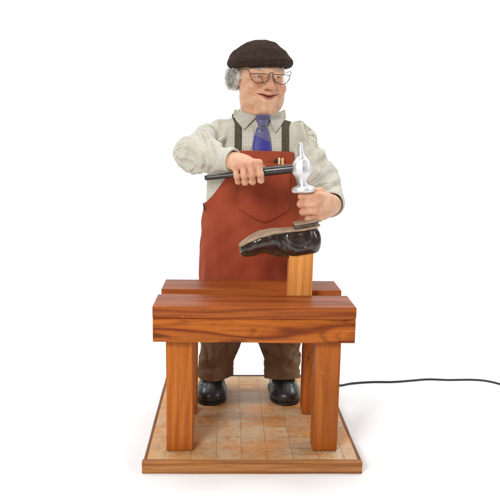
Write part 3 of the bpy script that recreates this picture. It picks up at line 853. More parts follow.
def skin_or_shirt(P): return np.minimum(shirt_sdf(P), head_neck(P))
def front_y(xs, zs, fn=skin_or_shirt, y0=.30):
    xs = np.asarray(xs, float); zs = np.asarray(zs, float)
    O = np.stack([xs.ravel(), np.full(xs.size, y0), zs.ravel()], 1)
    return march(fn, O, np.tile((0, 1, 0), (len(O), 1)), .3)[:, 1].reshape(xs.shape)

# ---- collar: a band round the neck and two pointed flaps
G = []
for a_ in np.linspace(0, 2*PI, 49)[:-1]:
    row = []
    fr_ = math.exp(-((a_ if a_ < PI else a_-2*PI)/.9)**2)
    for k in range(4):
        t = k/3; z = .945+.026*t-.014*fr_; r = .0630-.001*t
        row.append((.022+r*math.sin(a_), .528-r*.98*math.cos(a_), z))
    G.append(row)
mb = grid_mesh(G, -.002, True); Vv = np.array([v_.co for v_ in mb.vertices])
vattr(mb, 'weave', np.stack([np.arctan2(Vv[:, 0]-.022, Vv[:, 1]-.528)*.06, Vv[:, 2], Vv[:, 2]*0], 1))
cl_m = cloth_check('collar cotton', (.64, .61, .53), (.2, .2, .17), (.25, .2, .14))
link('neckband', mb, cl_m, shirt)
def flap(pts_px, sgn):
    (nx, ny), (ix, iy), (tx, ty), (ox, oy) = pts_px       # neck side, inner at the knot, tip, outer at the shoulder
    N_ = 16; G = np.zeros((N_+1, N_+1, 3))
    A, B_, Tt, O_ = [np.array(at(*q, .462)) for q in ((nx, ny), (ix, iy), (tx, ty), (ox, oy))]
    for i in range(N_+1):
        for j in range(N_+1):
            u, v_ = i/N_, j/N_
            G[i, j] = (A*(1-u)+B_*u)*(1-v_)+(O_*(1-u)+Tt*u)*v_
    yy = np.minimum(front_y(G[..., 0], G[..., 2]), .505)
    u = np.linspace(0, 1, N_+1)[:, None]; v_ = np.linspace(0, 1, N_+1)[None]
    # soften the drape so the flap stands off the chest
    ys = yy.copy()
    for _ in range(6):
        p_ = np.pad(ys, 1, mode='edge'); sm = (p_[:-2, 1:-1]+p_[2:, 1:-1]+p_[1:-1, :-2]+p_[1:-1, 2:])/4; ys = np.minimum(sm, yy)
    G[..., 1] = ys-.0075-.004*np.sin(PI*v_)*(1-.2*u)+.0012*np.sin(u*7)*v_
    if sgn < 0: G = G[:, ::-1]
    m_ = grid_mesh(G, -.0018 if sgn > 0 else -.0018)
    V_ = np.array([q.co for q in m_.vertices]); c0, s0 = math.cos(.5*sgn), math.sin(.5*sgn)
    vattr(m_, 'weave', np.stack([c0*V_[:, 0]+s0*V_[:, 2], -s0*V_[:, 0]+c0*V_[:, 2], V_[:, 0]*0], 1))
    o_ = link('collar', m_, cl_m, shirt)
    return o_
flap([(234.5, 108.5), (256.5, 116.5), (243.5, 130), (233, 116)], 1)
flap([(286, 108.5), (269, 117), (275, 133), (287, 118)], -1)

# ---- tie
def strip(xl, xr, zs, off, nx=9, bulge=.003, fn=skin_or_shirt):
    zs = np.asarray(zs, float); G = np.zeros((nx, len(zs), 3)); u = np.linspace(0, 1, nx)
    for j in range(len(zs)):
        G[:, j, 0] = xl[j]+(xr[j]-xl[j])*u; G[:, j, 2] = zs[j]
    yy = front_y(G[..., 0], G[..., 2], fn)
    m_ = yy.min(axis=0, keepdims=True)*.6+yy*.4
    for _ in range(4): m_[:, 1:-1] = (m_[:, :-2]+m_[:, 1:-1]*2+m_[:, 2:])/4
    G[..., 1] = np.minimum(m_, yy)-off-bulge*np.sin(PI*u)[:, None]
    return G
# knot then blade, from photo x at y
kz = [(255.8, 270.2, 115.5), (255.5, 270.0, 117.5), (256.2, 269.3, 120.5), (257.3, 268.2, 123.5), (257.8, 267.8, 125.5)]
bz = [(257.2, 268.0, 127), (255.2, 269.5, 133), (253.6, 270.6, 140), (252.8, 271.3, 147), (252.4, 271.6, 154), (252.0, 272.0, 164)]
def px_strip(rows, Y, n_):
    R_ = [(at(l, y, Y)[0], at(r, y, Y)[0], at((l+r)/2, y, Y)[2]) for l, r, y in rows]; R_ = np.array(R_)
    t = np.linspace(0, len(R_)-1, n_); return [np.interp(t, np.arange(len(R_)), R_[:, k]) for k in range(3)]
tie_m = mat('blue silk tie', (.06, .05, .38), .5); n = NT(tie_m)
v = n.obj(); sx = n.n('ShaderNodeSeparateXYZ'); n.l(v, sx.inputs[0])
# diagonal border: grey-mauve above, blue below (coordinates from the figure's base)
pa = at(252.4, 134, .44); pb = at(271, 142.5, .44)
sl = (pb[2]-pa[2])/(pb[0]-pa[0])
dz = n.math('SUBTRACT', sx.outputs[2], n.math('MULTIPLY_ADD', sx.outputs[0], sl, pa[2]-sl*(pa[0]-.01)))
f = n.ramp(n.math('MULTIPLY_ADD', dz, 200, .5), [(.3, 0.0), (.7, 1.0)])
wv = n.noise(n.obj((1, 1, 1)), 700, 2, .5)
em_c = at(259.8, 130.2, .44)   # small woven emblem just under the knot
def blob(cx, cz, rx, rz, tilt=0.0):
    qx = n.math('DIVIDE', n.math('SUBTRACT', sx.outputs[0], cx-.01), rx); qz = n.math('DIVIDE', n.math('SUBTRACT', n.math('SUBTRACT', sx.outputs[2], n.math('MULTIPLY', n.math('SUBTRACT', sx.outputs[0], cx-.01), tilt)), cz), rz)
    return n.math('ADD', n.math('MULTIPLY', qx, qx), n.math('MULTIPLY', qz, qz))
e1 = blob(em_c[0], em_c[2], .0115, .0042, -.1); e2 = blob(em_c[0]-.001, em_c[2], .004, .003); e3 = blob(em_c[0]+.002, em_c[2]-.0045, .012, .002, -.2)
c = n.mix(f, (.026, .023, .26), (.115, .105, .21))
c = n.mix(n.ramp(e1, [(.85, 1.0), (1.0, 0.0)]), c, (.03, .025, .10))
c = n.mix(n.ramp(e2, [(.8, 1.0), (1.1, 0.0)]), c, (.30, .29, .36))
c = n.mix(n.math('MULTIPLY', n.ramp(e3, [(.8, 1.0), (1.1, 0.0)]), .45), c, (.32, .30, .42))
c = n.mix(n.math('MULTIPLY', n.ramp(wv, [(.45, 0.0), (.6, 1.0)]), .25), c, (.10, .09, .30))
n.col(c); n.b.inputs['Sheen Weight'].default_value = .3; n.nrm(n.bump(wv, .0004, .4))
xl, xr, zz = px_strip(bz, .44, 26); tie = link('tie', grid_mesh(strip(xl, xr, zz, .003), -.0016), tie_m, fig)
xl, xr, zz = px_strip(kz, .45, 16); link('knot', grid_mesh(strip(xl, xr, zz, .008, 11, .006), -.004), tie_m, tie)
# shirt placket and buttons
bt = mat('shell button', (.62, .6, .54), .3)
# ---- braces over the shoulders
br_m = mat('olive webbing', (.085, .075, .05), .85); n = NT(br_m)
f1 = n.noise(n.obj((1, 1, .2)), 500, 3, .6); n.col(n.mix(n.ramp(f1, [(.4, 0.0), (.65, 1.0)]), (.05, .042, .028), (.14, .115, .075))); n.nrm(n.bump(f1, .0006, .6))
for xc in (-.047, .106):
    G = []
    for a_ in np.linspace(-.62, 2.9, 60):      # angle in the YZ plane: 0 = front, pi/2 = up
        w = .0115
        xs = np.linspace(xc-w, xc+w, 7)+(-1 if xc < 0 else 1)*.009*min(1, max(0, (a_-.85)/.4))
        cy, cz = .528, .86
        O = np.stack([xs, np.full(7, cy-.22*math.cos(a_)), np.full(7, cz+.22*math.sin(a_))], 1)
        D_ = np.tile((0, math.cos(a_), -math.sin(a_)), (7, 1))
        H_ = march(shirt_torso, O, D_, .215)
        rr = .22-np.sqrt((H_[:, 1]-O[:, 1])**2+(H_[:, 2]-O[:, 2])**2); rr = rr*.7+rr.max()*.3+.0025
        G.append(np.stack([xs, cy-rr*math.cos(a_), cz+rr*math.sin(a_)], 1))
    G = np.array(G)
    for _ in range(4): G[1:-1] = (G[:-2]+2*G[1:-1]+G[2:])/4
    link('shoulder_strap', grid_mesh(G, -.0018), br_m, fig)

# ---- apron
def th_l(z): return -np.interp(z, [.33, .60, .643, .652, .668, .69, .72, .755, .80, .836], [1.8, 1.8, 1.72, 1.42, 1.15, .95, .76, .58, .55, .55])
def th_r(z): return np.interp(z, [.33, .60, .643, .652, .668, .69, .72, .755, .80, .836], [1.85, 1.85, 1.78, 1.5, 1.28, 1.12, .96, .84, .80, .80])
AM = .024
def apron_pt(th, z, off=.0085):
    a, b = prof(np.asarray(z), off)
    a = a+np.interp(z, [.33, .5, .62, .7], [.002, .002, .001, 0.0]); flare = np.clip((.62-z)/.3, 0, 1)*.012
    fo = (.0035*np.sin(th*7+1.0)+.0025*np.sin(th*13+z*9))*np.clip((.62-z)/.25, 0, 1)+.0018*np.sin(th*5+z*38)*np.sin(z*23)+.0012*np.sin(th*11-z*60+2*np.sin(z*17))
    x = TCX+(a+flare+fo)*np.sin(th); y = TCY-(b+flare+fo)*np.cos(th)
    return np.stack([x, y, np.asarray(z)+0*th], -1)
nz, nt = 120, 130
zs = np.concatenate([np.linspace(.836, .64, 60), np.linspace(.637, .335, 60)])
G = np.zeros((nt, nz, 3))
for j, z in enumerate(zs):
    th0, th1 = th_l(z), th_r(z)
    th = np.linspace(th0, th1, nt)
    # keep the bib's top slightly slack
    G[:, j] = apron_pt(th, np.full(nt, z+(.002*np.cos(th*2) if z > .83 else 0)), .0085+.003*max(0, (z-.78)/.05))
me = grid_mesh(G, .0022)
am = mat('red apron cloth', (.30, .04, .018), .72); n = NT(am)
f1 = n.noise(n.obj((1, 1, 1)), 650, 3, .6); f2 = n.noise(n.obj((1, 1, .5)), 14, 4, .6, .4)
c = n.mix(n.ramp(f2, [(.35, 0.0), (.7, 1.0)]), (.37, .068, .027), (.29, .048, .019))
c = n.mix(n.math('MULTIPLY', n.ramp(f1, [(.45, 0.0), (.7, 1.0)]), .22), c, (.40, .085, .04))
n.col(c); n.nrm(n.bump(n.math('ADD', n.math('MULTIPLY', f1, .12), f2), .004, .5))
apron = link('apron', me, am, fig)
# pocket with a pointed bottom
def apron_front(x, z, off):
    a, b = prof(np.asarray(z), off); return TCY-b*np.sqrt(np.clip(1-((x-TCX)/a)**2, 0, 1))
pxl, pxr = at(239, 175, .42)[0], at(291, 175, .42)[0]; pxm = at(265.5, 175, .42)[0]
ptop, pbs, pbm = at(260, 163, .42)[2], at(239, 209, .42)[2], at(265, 222, .42)[2]
G = np.zeros((41, 31, 3)); stl = []
for i, x in enumerate(np.linspace(pxl, pxr, 41)):
    u = (x-pxm)/(pxr-pxm); zb_ = pbm+(pbs-pbm)*abs(u)**1.3
    for j, t in enumerate(np.linspace(0, 1, 31)):
        z = ptop+(zb_-ptop)*t
        bul = .0030*math.sin(PI*min(1, t*1.0))**.6*math.sin(PI*(i/40))**.5
        G[i, j] = (x, apron_front(x, z, .0115+.0012)-bul-.0035*(1-t)**4*math.sin(PI*i/40)-.0006, z)
pocket = link('pocket', grid_mesh(G, .0018), am, apron)
edge = [G[0, j] for j in range(31)]+[G[i, -1] for i in range(1, 41)]+[G[-1, j] for j in range(29, -1, -1)]
edge = np.array(edge); edge[:, 1] += .0008
edge_m = mat('dark stitching', (.19, .03, .016), .8)
link('seam', tubes([tube_arrays(edge, .0011, 6)]), edge_m, pocket)
# hem roll along the apron's edge
hem = []
for j, z in enumerate(zs):
    hem.append(G[0, 0])
lst = []
def edge_line(side):
    out = []
    for z in zs:
        th = th_l(z) if side < 0 else th_r(z)
        out.append(apron_pt(np.array([th]), np.array([z]), .0095+.003*max(0, (z-.78)/.05))[0])
    return np.array(out)
for sd in (-1, 1): link('hem', tubes([tube_arrays(edge_line(sd)[1:], .0016, 6)]), am, apron)
# waist tie: black tape at the side going round the back
tape = mat('black tape', (.02, .02, .02), .8)
G = []
for th in np.linspace(1.76, 2*PI-1.70, 50):
    row = []
    for k in range(3):
        z = .662-.007*k+.004*math.sin(th*3)-.004; a, b = prof(z, .007); row.append((TCX+a*math.sin(th), TCY-b*math.cos(th), z))
    G.append(row)
link('waist_tape', grid_mesh(G, .0015), tape, apron)
q = at(203.2, 203, .49); q2 = at(205.4, 209.5, .47)
link('buckle', tubes([tube_arrays([(q[0], q[1], q[2]), ((q[0]+q2[0])/2-.002, q[1]-.004, (q[2]+q2[2])/2), (q2[0]-.001, q2[1]-.012, q2[2])], [.0030, .0034, .003], 8, .6)]), tape, apron)

# ---- trousers
def trousers_sdf(P):
    d = None
    for s in (-1, 1):
        hip = V3(TCX+s*.066, .527, .45); kn = V3(s*.100+.004, .505, .22); cu = V3(s*.116+.001, .497, .100); lo = V3(s*.118+.001, .490, .060)
        q = chain(P, [hip, kn, cu, lo], [.086, .076, .056, .059], .02)
        z = P[:, 2]
        # stacking folds toward the hem
        an = np.arctan2(P[:, 0]-cu[0], -(P[:, 1]-cu[1]))
        w1 = np.sin((z+.018*np.sin(an*1.3+s)+.010*np.sin(an*3+s*2))*60+s*1.2)
        st_ = np.exp(-((z-.125)/.05)**2)
        q = q-.0016*st_*(ridge(w1)-.5)-.005*wob(P*V3(1, 1, .6), 24, 90+s)-.004*(ridge(wob(P*V3(1, 1, .8), 32, 190+s)*1.5)-.5)-.0010*wob(P, 60, 93+s)
        # sharp crease down the front
        cx = cu[0]+(kn[0]-cu[0])*np.clip((z-.1)/.12, 0, 1.4)
        q = q-.005*np.exp(-((P[:, 0]-cx-s*.004)/.010)**2)*(P[:, 1] < cu[1])*np.clip((z-.12)/.05, 0, 1)
        # turned hem, drooping at the heel
        hz = .070-.022*np.clip((P[:, 1]-.46)/.08, 0, 1)+.004*np.sin(an*2+s)
        q = q-.0022*np.clip((hz+.034-z)/.003, 0, 1)+.0008*np.exp(-((z-hz-.034)/.002)**2)
        q = smax(q, hz-z, .002)
        inn = cone(P, (lo[0], lo[1], .0), (cu[0], cu[1], .085), .050, .036)
        q = smax(q, -inn, .001)
        d = q if d is None else smin(d, q, .012)
    d = d-(lambda q: .020*np.tanh(q/.020))(fold_set(P, TFS))+.0080*crumple(P*V3(1, 1, .8), 28, 121, .12)*(P[:, 2] > .115)+.002*crumple(P, 60, 131)
    d = smin(d, torso(P, -.004, .40, .60), .02)
    return d.astype(F4)
TF = [(203, 344, 209, 366, .008, -0.0119), (212, 344, 214, 360, .010, 0.0136), (200, 369, 226, 362, .009, -0.0102), (199, 362, 216, 358, .009, 0.0136), (226, 344, 220, 362, .009, -0.0119), (236, 346, 228, 368, .010, 0.0102),
      (262, 348, 287, 365, .010, -0.0136), (268, 344, 294, 362, .010, 0.0170), (298, 344, 288, 362, .009, -0.0153), (301, 352, 292, 374, .009, 0.0170), (266, 366, 288, 372, .008, 0.0119), (280, 344, 297, 350, .008, -0.0102)]
TFS = on_surface(TF, lambda P: smin(*[chain(P, [V3(s*.100+.004, .505, .22), V3(s*.117, .497, .100), V3(s*.119, .490, .060)], [.076, .056, .059], .02) for s in (-1, 1)], .01))
me, V = sdf_mesh(trousers_sdf, (-.22, .36, .03), (.24, .68, .62), .0019, name='trousers', mg=2.2)
trm = mat('brown twill', (.12, .07, .045), .9); n = NT(trm)
f1 = n.noise(n.obj((1, 1, .6)), 500, 3, .6); f2 = n.noise(n.obj(), 18, 4, .6)
c = n.mix(n.ramp(f2, [(.35, 0.0), (.7, 1.0)]), (.23, .14, .08), (.155, .092, .054))
c = n.mix(n.math('MULTIPLY', n.ramp(f1, [(.45, 0.0), (.7, 1.0)]), .4), c, (.30, .20, .125))
n.col(c); n.nrm(n.bump(f1, .0006, .5))
link('trousers', me, trm, fig)

# ---- black shoes
blk = mat('black shoe leather', (.012, .013, .015), .3, Coat_Weight=.4, Coat_Roughness=.2); n = NT(blk)
f1 = n.noise(n.obj(), 45, 4, .6); f2 = n.noise(n.obj(), 420, 2, .5)
n.col(n.mix(n.ramp(f1, [(.4, 0.0), (.75, 1.0)]), (.010, .011, .013), (.035, .038, .042))); n.nrm(n.bump(n.math('ADD', f1, n.math('MULTIPLY', f2, .15)), .002, .5)); n.l(n.math('MULTIPLY_ADD', f1, .4, .22), n.b.inputs['Roughness'])
solem = mat('black rubber sole', (.012, .012, .012), .6)
def worn_shoe(cx, rot):
    cr, sr = math.cos(rot), math.sin(rot); c0 = V3(cx, .50, 0)
    def loc(P):
        q = P-c0; return np.stack([q[:, 0]*cr+q[:, 1]*sr, -q[:, 0]*sr+q[:, 1]*cr, q[:, 2]], 1).astype(F4)   # y<0 is the toe
    def outline(q, g=0.0):      # 2D distance to the sole's outline
        w = np.interp(q[:, 1], [-.112, -.10, -.08, -.05, 0, .05, .085, .10], [.020, .034, .044, .049, .044, .038, .034, .022])+g
        return w
    def upper(P):
        q = loc(P)
        d = ell(q, (0, -.058, .022), (.0500, .058, .036))
        d = smin(d, ell(q, (0, -.020, .034), (.046, .065, .046)), .02)
        d = smin(d, ell(q, (0, .050, .034), (.040, .050, .046)), .02)
        d = smin(d, cone(q, (0, .03, .05), (0, .035, .095), .036, .033), .015)
        cap = np.exp(-((np.sqrt(q[:, 0]**2*.8+(q[:, 1]+.030)**2)-.046)/.0016)**2)*(q[:, 1] < -.04)*.0010
        crs = np.zeros(len(q), F4)
        for k, yy in enumerate((-.038, -.029, -.021)): crs += np.exp(-((q[:, 1]-yy+q[:, 0]**2*4+.002*np.sin(q[:, 0]*120+k))/.0018)**2)*.0014
        d = d-cap+crs*(q[:, 2] > .03)+.0004*wob(q, 120, 101)
        return smax(d, .009-q[:, 2], .003).astype(F4)
    def sole(P):
        q = loc(P)
        d = ell(q*V3(1, 1, 0)+V3(0, 0, 0), (0, -.056, 0), (.0515, .060, 1.0))
        d = smin(d, ell(q*V3(1, 1, 0), (0, 0, 0), (.045, .09, 1.0)), .02)
        d = smin(d, ell(q*V3(1, 1, 0), (0, .055, 0), (.042, .050, 1.0)), .02)
        z0 = q[:, 2]
        return smax(smax(d, z0-.0095, .003), .0008-z0, .002).astype(F4)
    lo_, hi_ = (cx-.075, .36, -.002), (cx+.075, .64, .15)
    mu, _ = sdf_mesh(upper, lo_, hi_, .0018, name='shoe'); mso, _ = sdf_mesh(sole, lo_, hi_, .0018, name='sole')
    s_ = link('shoe', mu, blk, fig); link('sole', mso, solem, s_)
worn_shoe(-.123, -.06); worn_shoe(.121, .07)

# ================================================================== HAMMER
ham = thing('hammer', "cobbler's hammer with flared bright steel head and black handle in the figure's fist", 'hammer', tuple(float(q) for q in on_axis(-.02)))
hx, hy = AX1[0]+.008, AX1[1]-.002
up0 = np.array(at(300.3, 142.5, hy)); dn0 = np.array(at(303.2, 192.2, hy)); axv = (dn0-up0); LH = np.linalg.norm(axv); axv /= LH
prof_h = [(0, .0050, .010), (.01, .0068, .0115), (.15, .0085, .0115), (.26, .0108, .0120), (.31, .0150, .015), (.36, .0215, .020), (.43, .0262, .0235), (.52, .0285, .0250), (.60, .0270, .0245), (.67, .0215, .0205), (.73, .0150, .0150), (.78, .0112, .0112), (.83, .0120, .0120), (.86, .0185, .0185), (.885, .0290, .0290), (.905, .0330, .0330), (.94, .0345, .0345), (.975, .0340, .0340), (1.0, .0310, .0310)]
prof_h = np.array(prof_h); tt = np.linspace(0, 1, 90); RX = np.interp(tt, prof_h[:, 0], prof_h[:, 1]); RY = np.interp(tt, prof_h[:, 0], prof_h[:, 2])
for _ in range(2):
    RX[1:-1] = (RX[:-2]+2*RX[1:-1]+RX[2:])/4; RY[1:-1] = (RY[:-2]+2*RY[1:-1]+RY[2:])/4
G = []
ex_ = np.array((1, 0, 0.0)); ex_ -= axv*(ex_@axv); ex_ /= np.linalg.norm(ex_); ey_ = np.cross(axv, ex_)
for k in range(40):
    a = 2*PI*k/40
    # the waist is faintly eight-sided, like a forged head
    fa = 1+.03*math.cos(8*a)
    G.append([up0+axv*LH*tt[i]+ex_*RX[i]*math.cos(a)*(fa if .35 < tt[i] < .8 else 1)+ey_*RY[i]*math.sin(a)*(fa if .35 < tt[i] < .8 else 1) for i in range(90)])
me = grid_mesh(G, 0, True)
bmx = bmesh.new(); bmx.from_mesh(me); bmesh.ops.holes_fill(bmx, edges=[e for e in bmx.edges if e.is_boundary], sides=0); bmesh.ops.recalc_face_normals(bmx, faces=bmx.faces); bmx.to_mesh(me); bmx.free()
stm = mat('bright steel', (.82, .82, .83), .22, 1.0); n = NT(stm)
f1 = n.noise(n.obj((1, 1, 1)), 60, 4, .6); n.l(n.ramp(f1, [(.35, .40), (.7, .58)]), n.b.inputs['Roughness']); n.nrm(n.bump(f1, .0008, .35))
o = link('hammer_head', me, stm, ham); flat_shade(o, 50)
hx_ = []
for x, r in ((-.146, .0068), (-.140, .0078), (-.10, .0078), (-.06, .0084), (-.02, .0105), (.010, .0122), (.022, .0132), (.035, .0137), (.06, .0137), (.09, .0135), (.105, .013), (.118, .0125), (.130, .012)):
    hx_.append((on_axis(x), r))
pp = smooth_path([q[0] for q in hx_], 50); rr = np.interp(np.linspace(0, len(hx_)-1, 50), range(len(hx_)), [q[1] for q in hx_])
hnm = mat('black handle', (.016, .013, .012), .32, Coat_Weight=.3, Coat_Roughness=.25); n = NT(hnm)
f1 = n.noise(n.obj((.15, 1, 1)), 160, 4, .6); n.col(n.mix(n.ramp(f1, [(.4, 0.0), (.75, 1.0)]), (.014, .011, .010), (.05, .036, .028))); n.nrm(n.bump(f1, .0008, .4))
link('handle', tubes([tube_arrays(pp, rr, 24)]), hnm, ham)

# ================================================================== PENCILS in the pocket
for i, (px, c1, lab) in enumerate(((276.2, (.012, .010, .010), 'black pencil in the apron pocket, left of the cream ones'), (279.3, (.74, .62, .38), 'cream pencil between the black and the outer cream one in the apron pocket'), (282.6, (.80, .48, .18), 'cream and orange pencil nearest the hammer head in the apron pocket'))):
    tp_ = np.array(at(px, (158.6, 157.5, 157.8)[i], .4165)); bt_ = tp_+np.array((.002*(i-1), .012, -.040))
    t = np.linspace(0, 1, 14); pts = [bt_+(tp_-bt_)*q for q in t]; r = np.where(t > .93, .0042*(1-t)/.07*.8+.0012, .0042)
    pm = mat('pencil paint', c1, .4)
    o = link('pencil', tubes([tube_arrays(pts, r, 8)]), pm, None, org=tuple(bt_)); tag(o, lab, 'pencil', 'pencils in the apron pocket')

# ================================================================== SHOE on the post
# local frame: x toe(0) -> heel(.232), y across, z down from the sole (0) to the upper
So = V3(*at(238.8, 241.5, .205)); tilt = math.radians(3); yawS = math.radians(0)
hd = V3(*at(319.5, 226.5, .205))-So; hd[2] = hd[2]
ux = np.array((hd[0], 0, hd[2]*.95), F4); LS = float(np.linalg.norm(V3(*at(319.5, 226.5, .205))-So)); ux /= np.linalg.norm(ux)
uy = np.array((0, math.cos(tilt), math.sin(tilt)), F4); uy -= ux*(uy@ux); uy /= np.linalg.norm(uy); uz = np.cross(uy, ux); 
if uz[2] > 0: uz = -uz
sc_ = LS/.232
def shoe_loc(P):
    q = (P-So)/sc_; return np.stack([q@ux, q@uy, (q@uz)/1.20], 1).astype(F4)
SH = lambda x, pts: np.interp(x, *zip(*pts))
W_ = [(-.004, .004), (0, .016), (.01, .026), (.03, .036), (.06, .043), (.09, .039), (.12, .028), (.15, .025), (.175, .029), (.20, .031), (.218, .027), (.226, .018), (.231, .010), (.236, .002)]
def shoe_curve(x):     # sole spring: the toe lifts away, the waist rises toward the heel seat
    return SH(x, [(-.01, .014), (0, .010), (.03, -.001), (.06, -.008), (.10, -.010), (.14, -.007), (.17, -.005), (.24, -.005)])
def shoe_upper(P):
    q = shoe_loc(P); x, y, z = q[:, 0], q[:, 1], q[:, 2]
    z = z-shoe_curve(x); q2 = np.stack([x, y, z], 1)
    d = ell(q2, (.037, 0, .013), (.040, .036, .025))
    d = smin(d, ell(q2, (.075, 0, .016), (.060, .0405, .030)), .014)
    d = smin(d, ell(q2, (.125, 0, .026), (.050, .034, .040)), .020)
    d = smin(d, ell(q2, (.185, 0, .026), (.046, .033, .036)), .020)
    d = smin(d, cone(q2, (.160, 0, .045), (.196, 0, .045), .030, .028), .014)
    d = smax(d, .0015-z, .003)
    # opening where the foot would go (faces down over the post)
    top = SH(x, [(.0, .2), (.11, .085), (.135, .078), (.155, .066), (.19, .062), (.24, .064)])
    d = smax(d, z-top, .004)
    d = smax(d, -(cone(q2, (.158, 0, .060), (.195, 0, .064), .025, .023)+0), .003)
    # creases across the vamp, tongue edge, side panel, toe cap
    cr = np.zeros(len(q), F4)
    for a, b in (((.092, -.045, .015), (.112, -.030, .060)), ((.100, -.045, .012), (.124, -.032, .058)), ((.112, -.04, .010), (.130, -.034, .045))):
        cr += .0030*np.exp(-np.clip(cone(q2, a, b, 0, 0), 0, 1)**2/(.0032**2))
    cr += .0016*np.exp(-((np.sqrt((x-.170)**2+(z-.004)**2)-.036)/.0016)**2)*(x > .13)
    cr += .0014*np.exp(-((x-.112-.35*z-.012*np.sin(z*70))/.0018)**2)*(z > .01)
    d = d+cr-.0012*wob(q2, 75, 111)-.0005*wob(q2, 210, 112)
    return (d*sc_).astype(F4)
def shoe_sole(P):
    q = shoe_loc(P); x, y, z = q[:, 0], q[:, 1], q[:, 2]; z = z-shoe_curve(x)
    w = np.interp(x, [p_[0] for p_ in W_], [p_[1] for p_ in W_])
    d = (np.abs(y+.0)-w)*.75
    d = np.maximum(d, np.maximum(-.0015-x, x-.2345))
    return (smax(np.maximum(d, z-.0022), -.0032-z, .0015)*sc_).astype(F4)
def shoe_heel(P):
    q = shoe_loc(P); x, y, z = q[:, 0], q[:, 1], q[:, 2]; z = z-shoe_curve(x)
    w = np.interp(x, [p_[0] for p_ in W_], [p_[1] for p_ in W_])-.0005
    d = (np.abs(y)-w)*.75
    lay = .0006*np.sin(z*900)
    d = np.maximum(d+lay, np.maximum(.160-x, x-.229))
    return (smax(np.maximum(d, z+.0033), -.0125-z, .0012)*sc_).astype(F4)
blo, bhi = (-.07, .13, .49), (.22, .29, .67)
sroot = thing('upturned_shoe', 'dark brown leather shoe turned sole up on the pine post', 'shoe', (.13, .208, .56))
lea = mat('dark brown polished leather', (.030, .018, .014), .25, Coat_Weight=.5, Coat_Roughness=.08); n = NT(lea)
f1 = n.noise(n.obj(), 50, 4, .6, .3); f2 = n.noise(n.obj(), 600, 2, .5)
n.col(n.mix(n.ramp(f1, [(.4, 0.0), (.72, 1.0)]), (.022, .012, .009), (.058, .032, .022))); n.nrm(n.bump(n.math('ADD', f1, n.math('MULTIPLY', f2, .08)), .0014, .45)); n.l(n.math('MULTIPLY_ADD', f1, .25, .10), n.b.inputs['Roughness'])
sol = mat('worn tan sole leather', (.42, .29, .19), .7); n = NT(sol)
f1 = n.noise(n.obj((1, 1, 1)), 40, 5, .65); n.col(n.mix(n.ramp(f1, [(.35, 0.0), (.7, 1.0)]), (.46, .33, .225), (.27, .17, .11))); n.nrm(n.bump(f1, .001, .4))
hel = mat('stacked heel', (.10, .06, .045), .4); n = NT(hel)
vv = n.obj(); f1 = n.noise(vv, 70, 4, .6); n.col(n.mix(n.ramp(f1, [(.4, 0.0), (.7, 1.0)]), (.055, .034, .027), (.13, .085, .06)))
mu, _ = sdf_mesh(shoe_upper, blo, bhi, .0013, name='u'); up_ = link('upper', mu, lea, sroot)
mu, _ = sdf_mesh(shoe_sole, blo, bhi, .0013, name='s'); link('sole', mu, sol, sroot)
mu, _ = sdf_mesh(shoe_heel, blo, bhi, .0012, name='h'); hl = link('heel', mu, hel, sroot)
# worn top piece of the heel
def heel_cap(P):
    q = shoe_loc(P); x, y, z = q[:, 0], q[:, 1], q[:, 2]; z = z-shoe_curve(x)
    w = np.interp(x, [p_[0] for p_ in W_], [p_[1] for p_ in W_])-.0008
    return (smax(np.maximum(np.maximum((np.abs(y)-w)*.75, np.maximum(.1605-x, x-.2285)), z+.0127), -.0152-z, .001)*sc_).astype(F4)
mu, _ = sdf_mesh(heel_cap, blo, bhi, .0012, name='hc'); link('top_piece', mu, sol, hl)

# ================================================================== POWER CORD
cpts = []
for px, py in ((318, 388), (341, 385.2), (352, 383.3), (372, 381.9), (393, 381.8), (412, 380.4), (428, 379.2), (448, 379.8), (470, 379.6), (485, 380.6), (500, 384), (520, 391), (545, 402)):
    p_ = at_z(px, py, -.0295); cpts.append((p_[0], p_[1], -.0295))
cpts[0] = (.303, cpts[1][1]-.02, -.020)
cdm = mat('black cord', (.02, .021, .022), .45)
o = link('power_cord', tubes([tube_arrays(smooth_path(cpts, 160), .0036, 12)]), cdm, None, org=(cpts[1][0], cpts[1][1], -.0335))
tag(o, 'thin black power cord running off across the white floor to the right', 'cord')

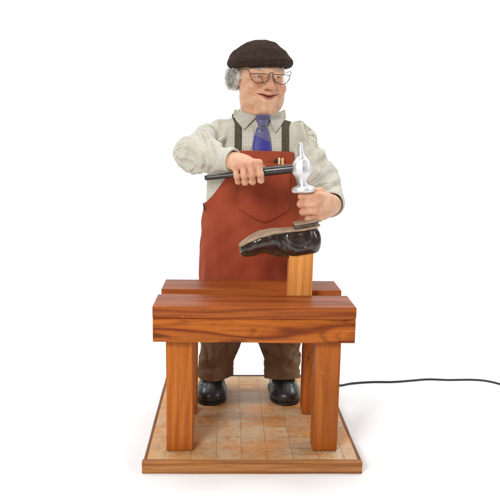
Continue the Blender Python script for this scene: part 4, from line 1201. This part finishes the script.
# ================================================================== LIGHT AND CAMERA
sc = bpy.context.scene
w = bpy.data.worlds.new('World'); sc.world = w; w.use_nodes = True
bg = w.node_tree.nodes['Background']; bg.inputs[0].default_value = (1, 1, 1, 1); bg.inputs[1].default_value = .16
def area(name, loc, aim, size, power, col=(1, 1, 1)):
    l = bpy.data.lights.new(name, 'AREA'); l.shape = 'RECTANGLE'; l.size, l.size_y = size; l.energy = power; l.color = col
    o = bpy.data.objects.new(name, l); C.objects.link(o); o.location = loc
    from mathutils import Vector
    o.rotation_euler = (Vector(aim)-Vector(loc)).to_track_quat('-Z', 'Y').to_euler(); return o
area('key_softbox', (-1.15, -2.2, 1.9), (0, .4, .55), (.8, .8), 70, (1, .985, .96))
area('side_softbox', (2.5, -.6, 1.5), (0, .4, .6), (.8, 1.0), 20)
area('top_softbox', (0, .9, 4.2), (0, .7, 0), (3.2, 2.4), 105)
area('backdrop_lamp', (-3.2, 1.2, 3.4), (-1.9, 3.8, 1.3), (1.8, 1.0), 78)
area('backdrop_lamp', (3.2, 1.2, 3.4), (1.9, 3.8, 1.3), (1.8, 1.0), 78)
cam = bpy.data.cameras.new('camera'); co = bpy.data.objects.new('camera', cam); C.objects.link(co); sc.camera = co
cam.sensor_width = 36; cam.lens = FPX/500*36; cam.clip_start = .05; cam.clip_end = 200
from mathutils import Matrix, Vector
X_, Y_, Z_ = [np.array(q, float) for q in ((1, 0, 0), (0, 1, 0), (0, 0, 1))]
def ray(a, b):
    p_ = np.array(at(250+a, 250+b, CAM[1]+1.0))-np.array(CAM); return p_/np.linalg.norm(p_)
fw = ray(0, 0); rt = ray(100, 0); rt -= fw*(rt@fw); rt /= np.linalg.norm(rt); upv = np.cross(rt, fw)
M = Matrix(((rt[0], upv[0], -fw[0], CAM[0]), (rt[1], upv[1], -fw[1], CAM[1]), (rt[2], upv[2], -fw[2], CAM[2]), (0, 0, 0, 1)))
co.matrix_world = M
sc.view_settings.view_transform = 'Standard'; sc.view_settings.look = 'None'; sc.view_settings.exposure = -.18; sc.view_settings.gamma = 1
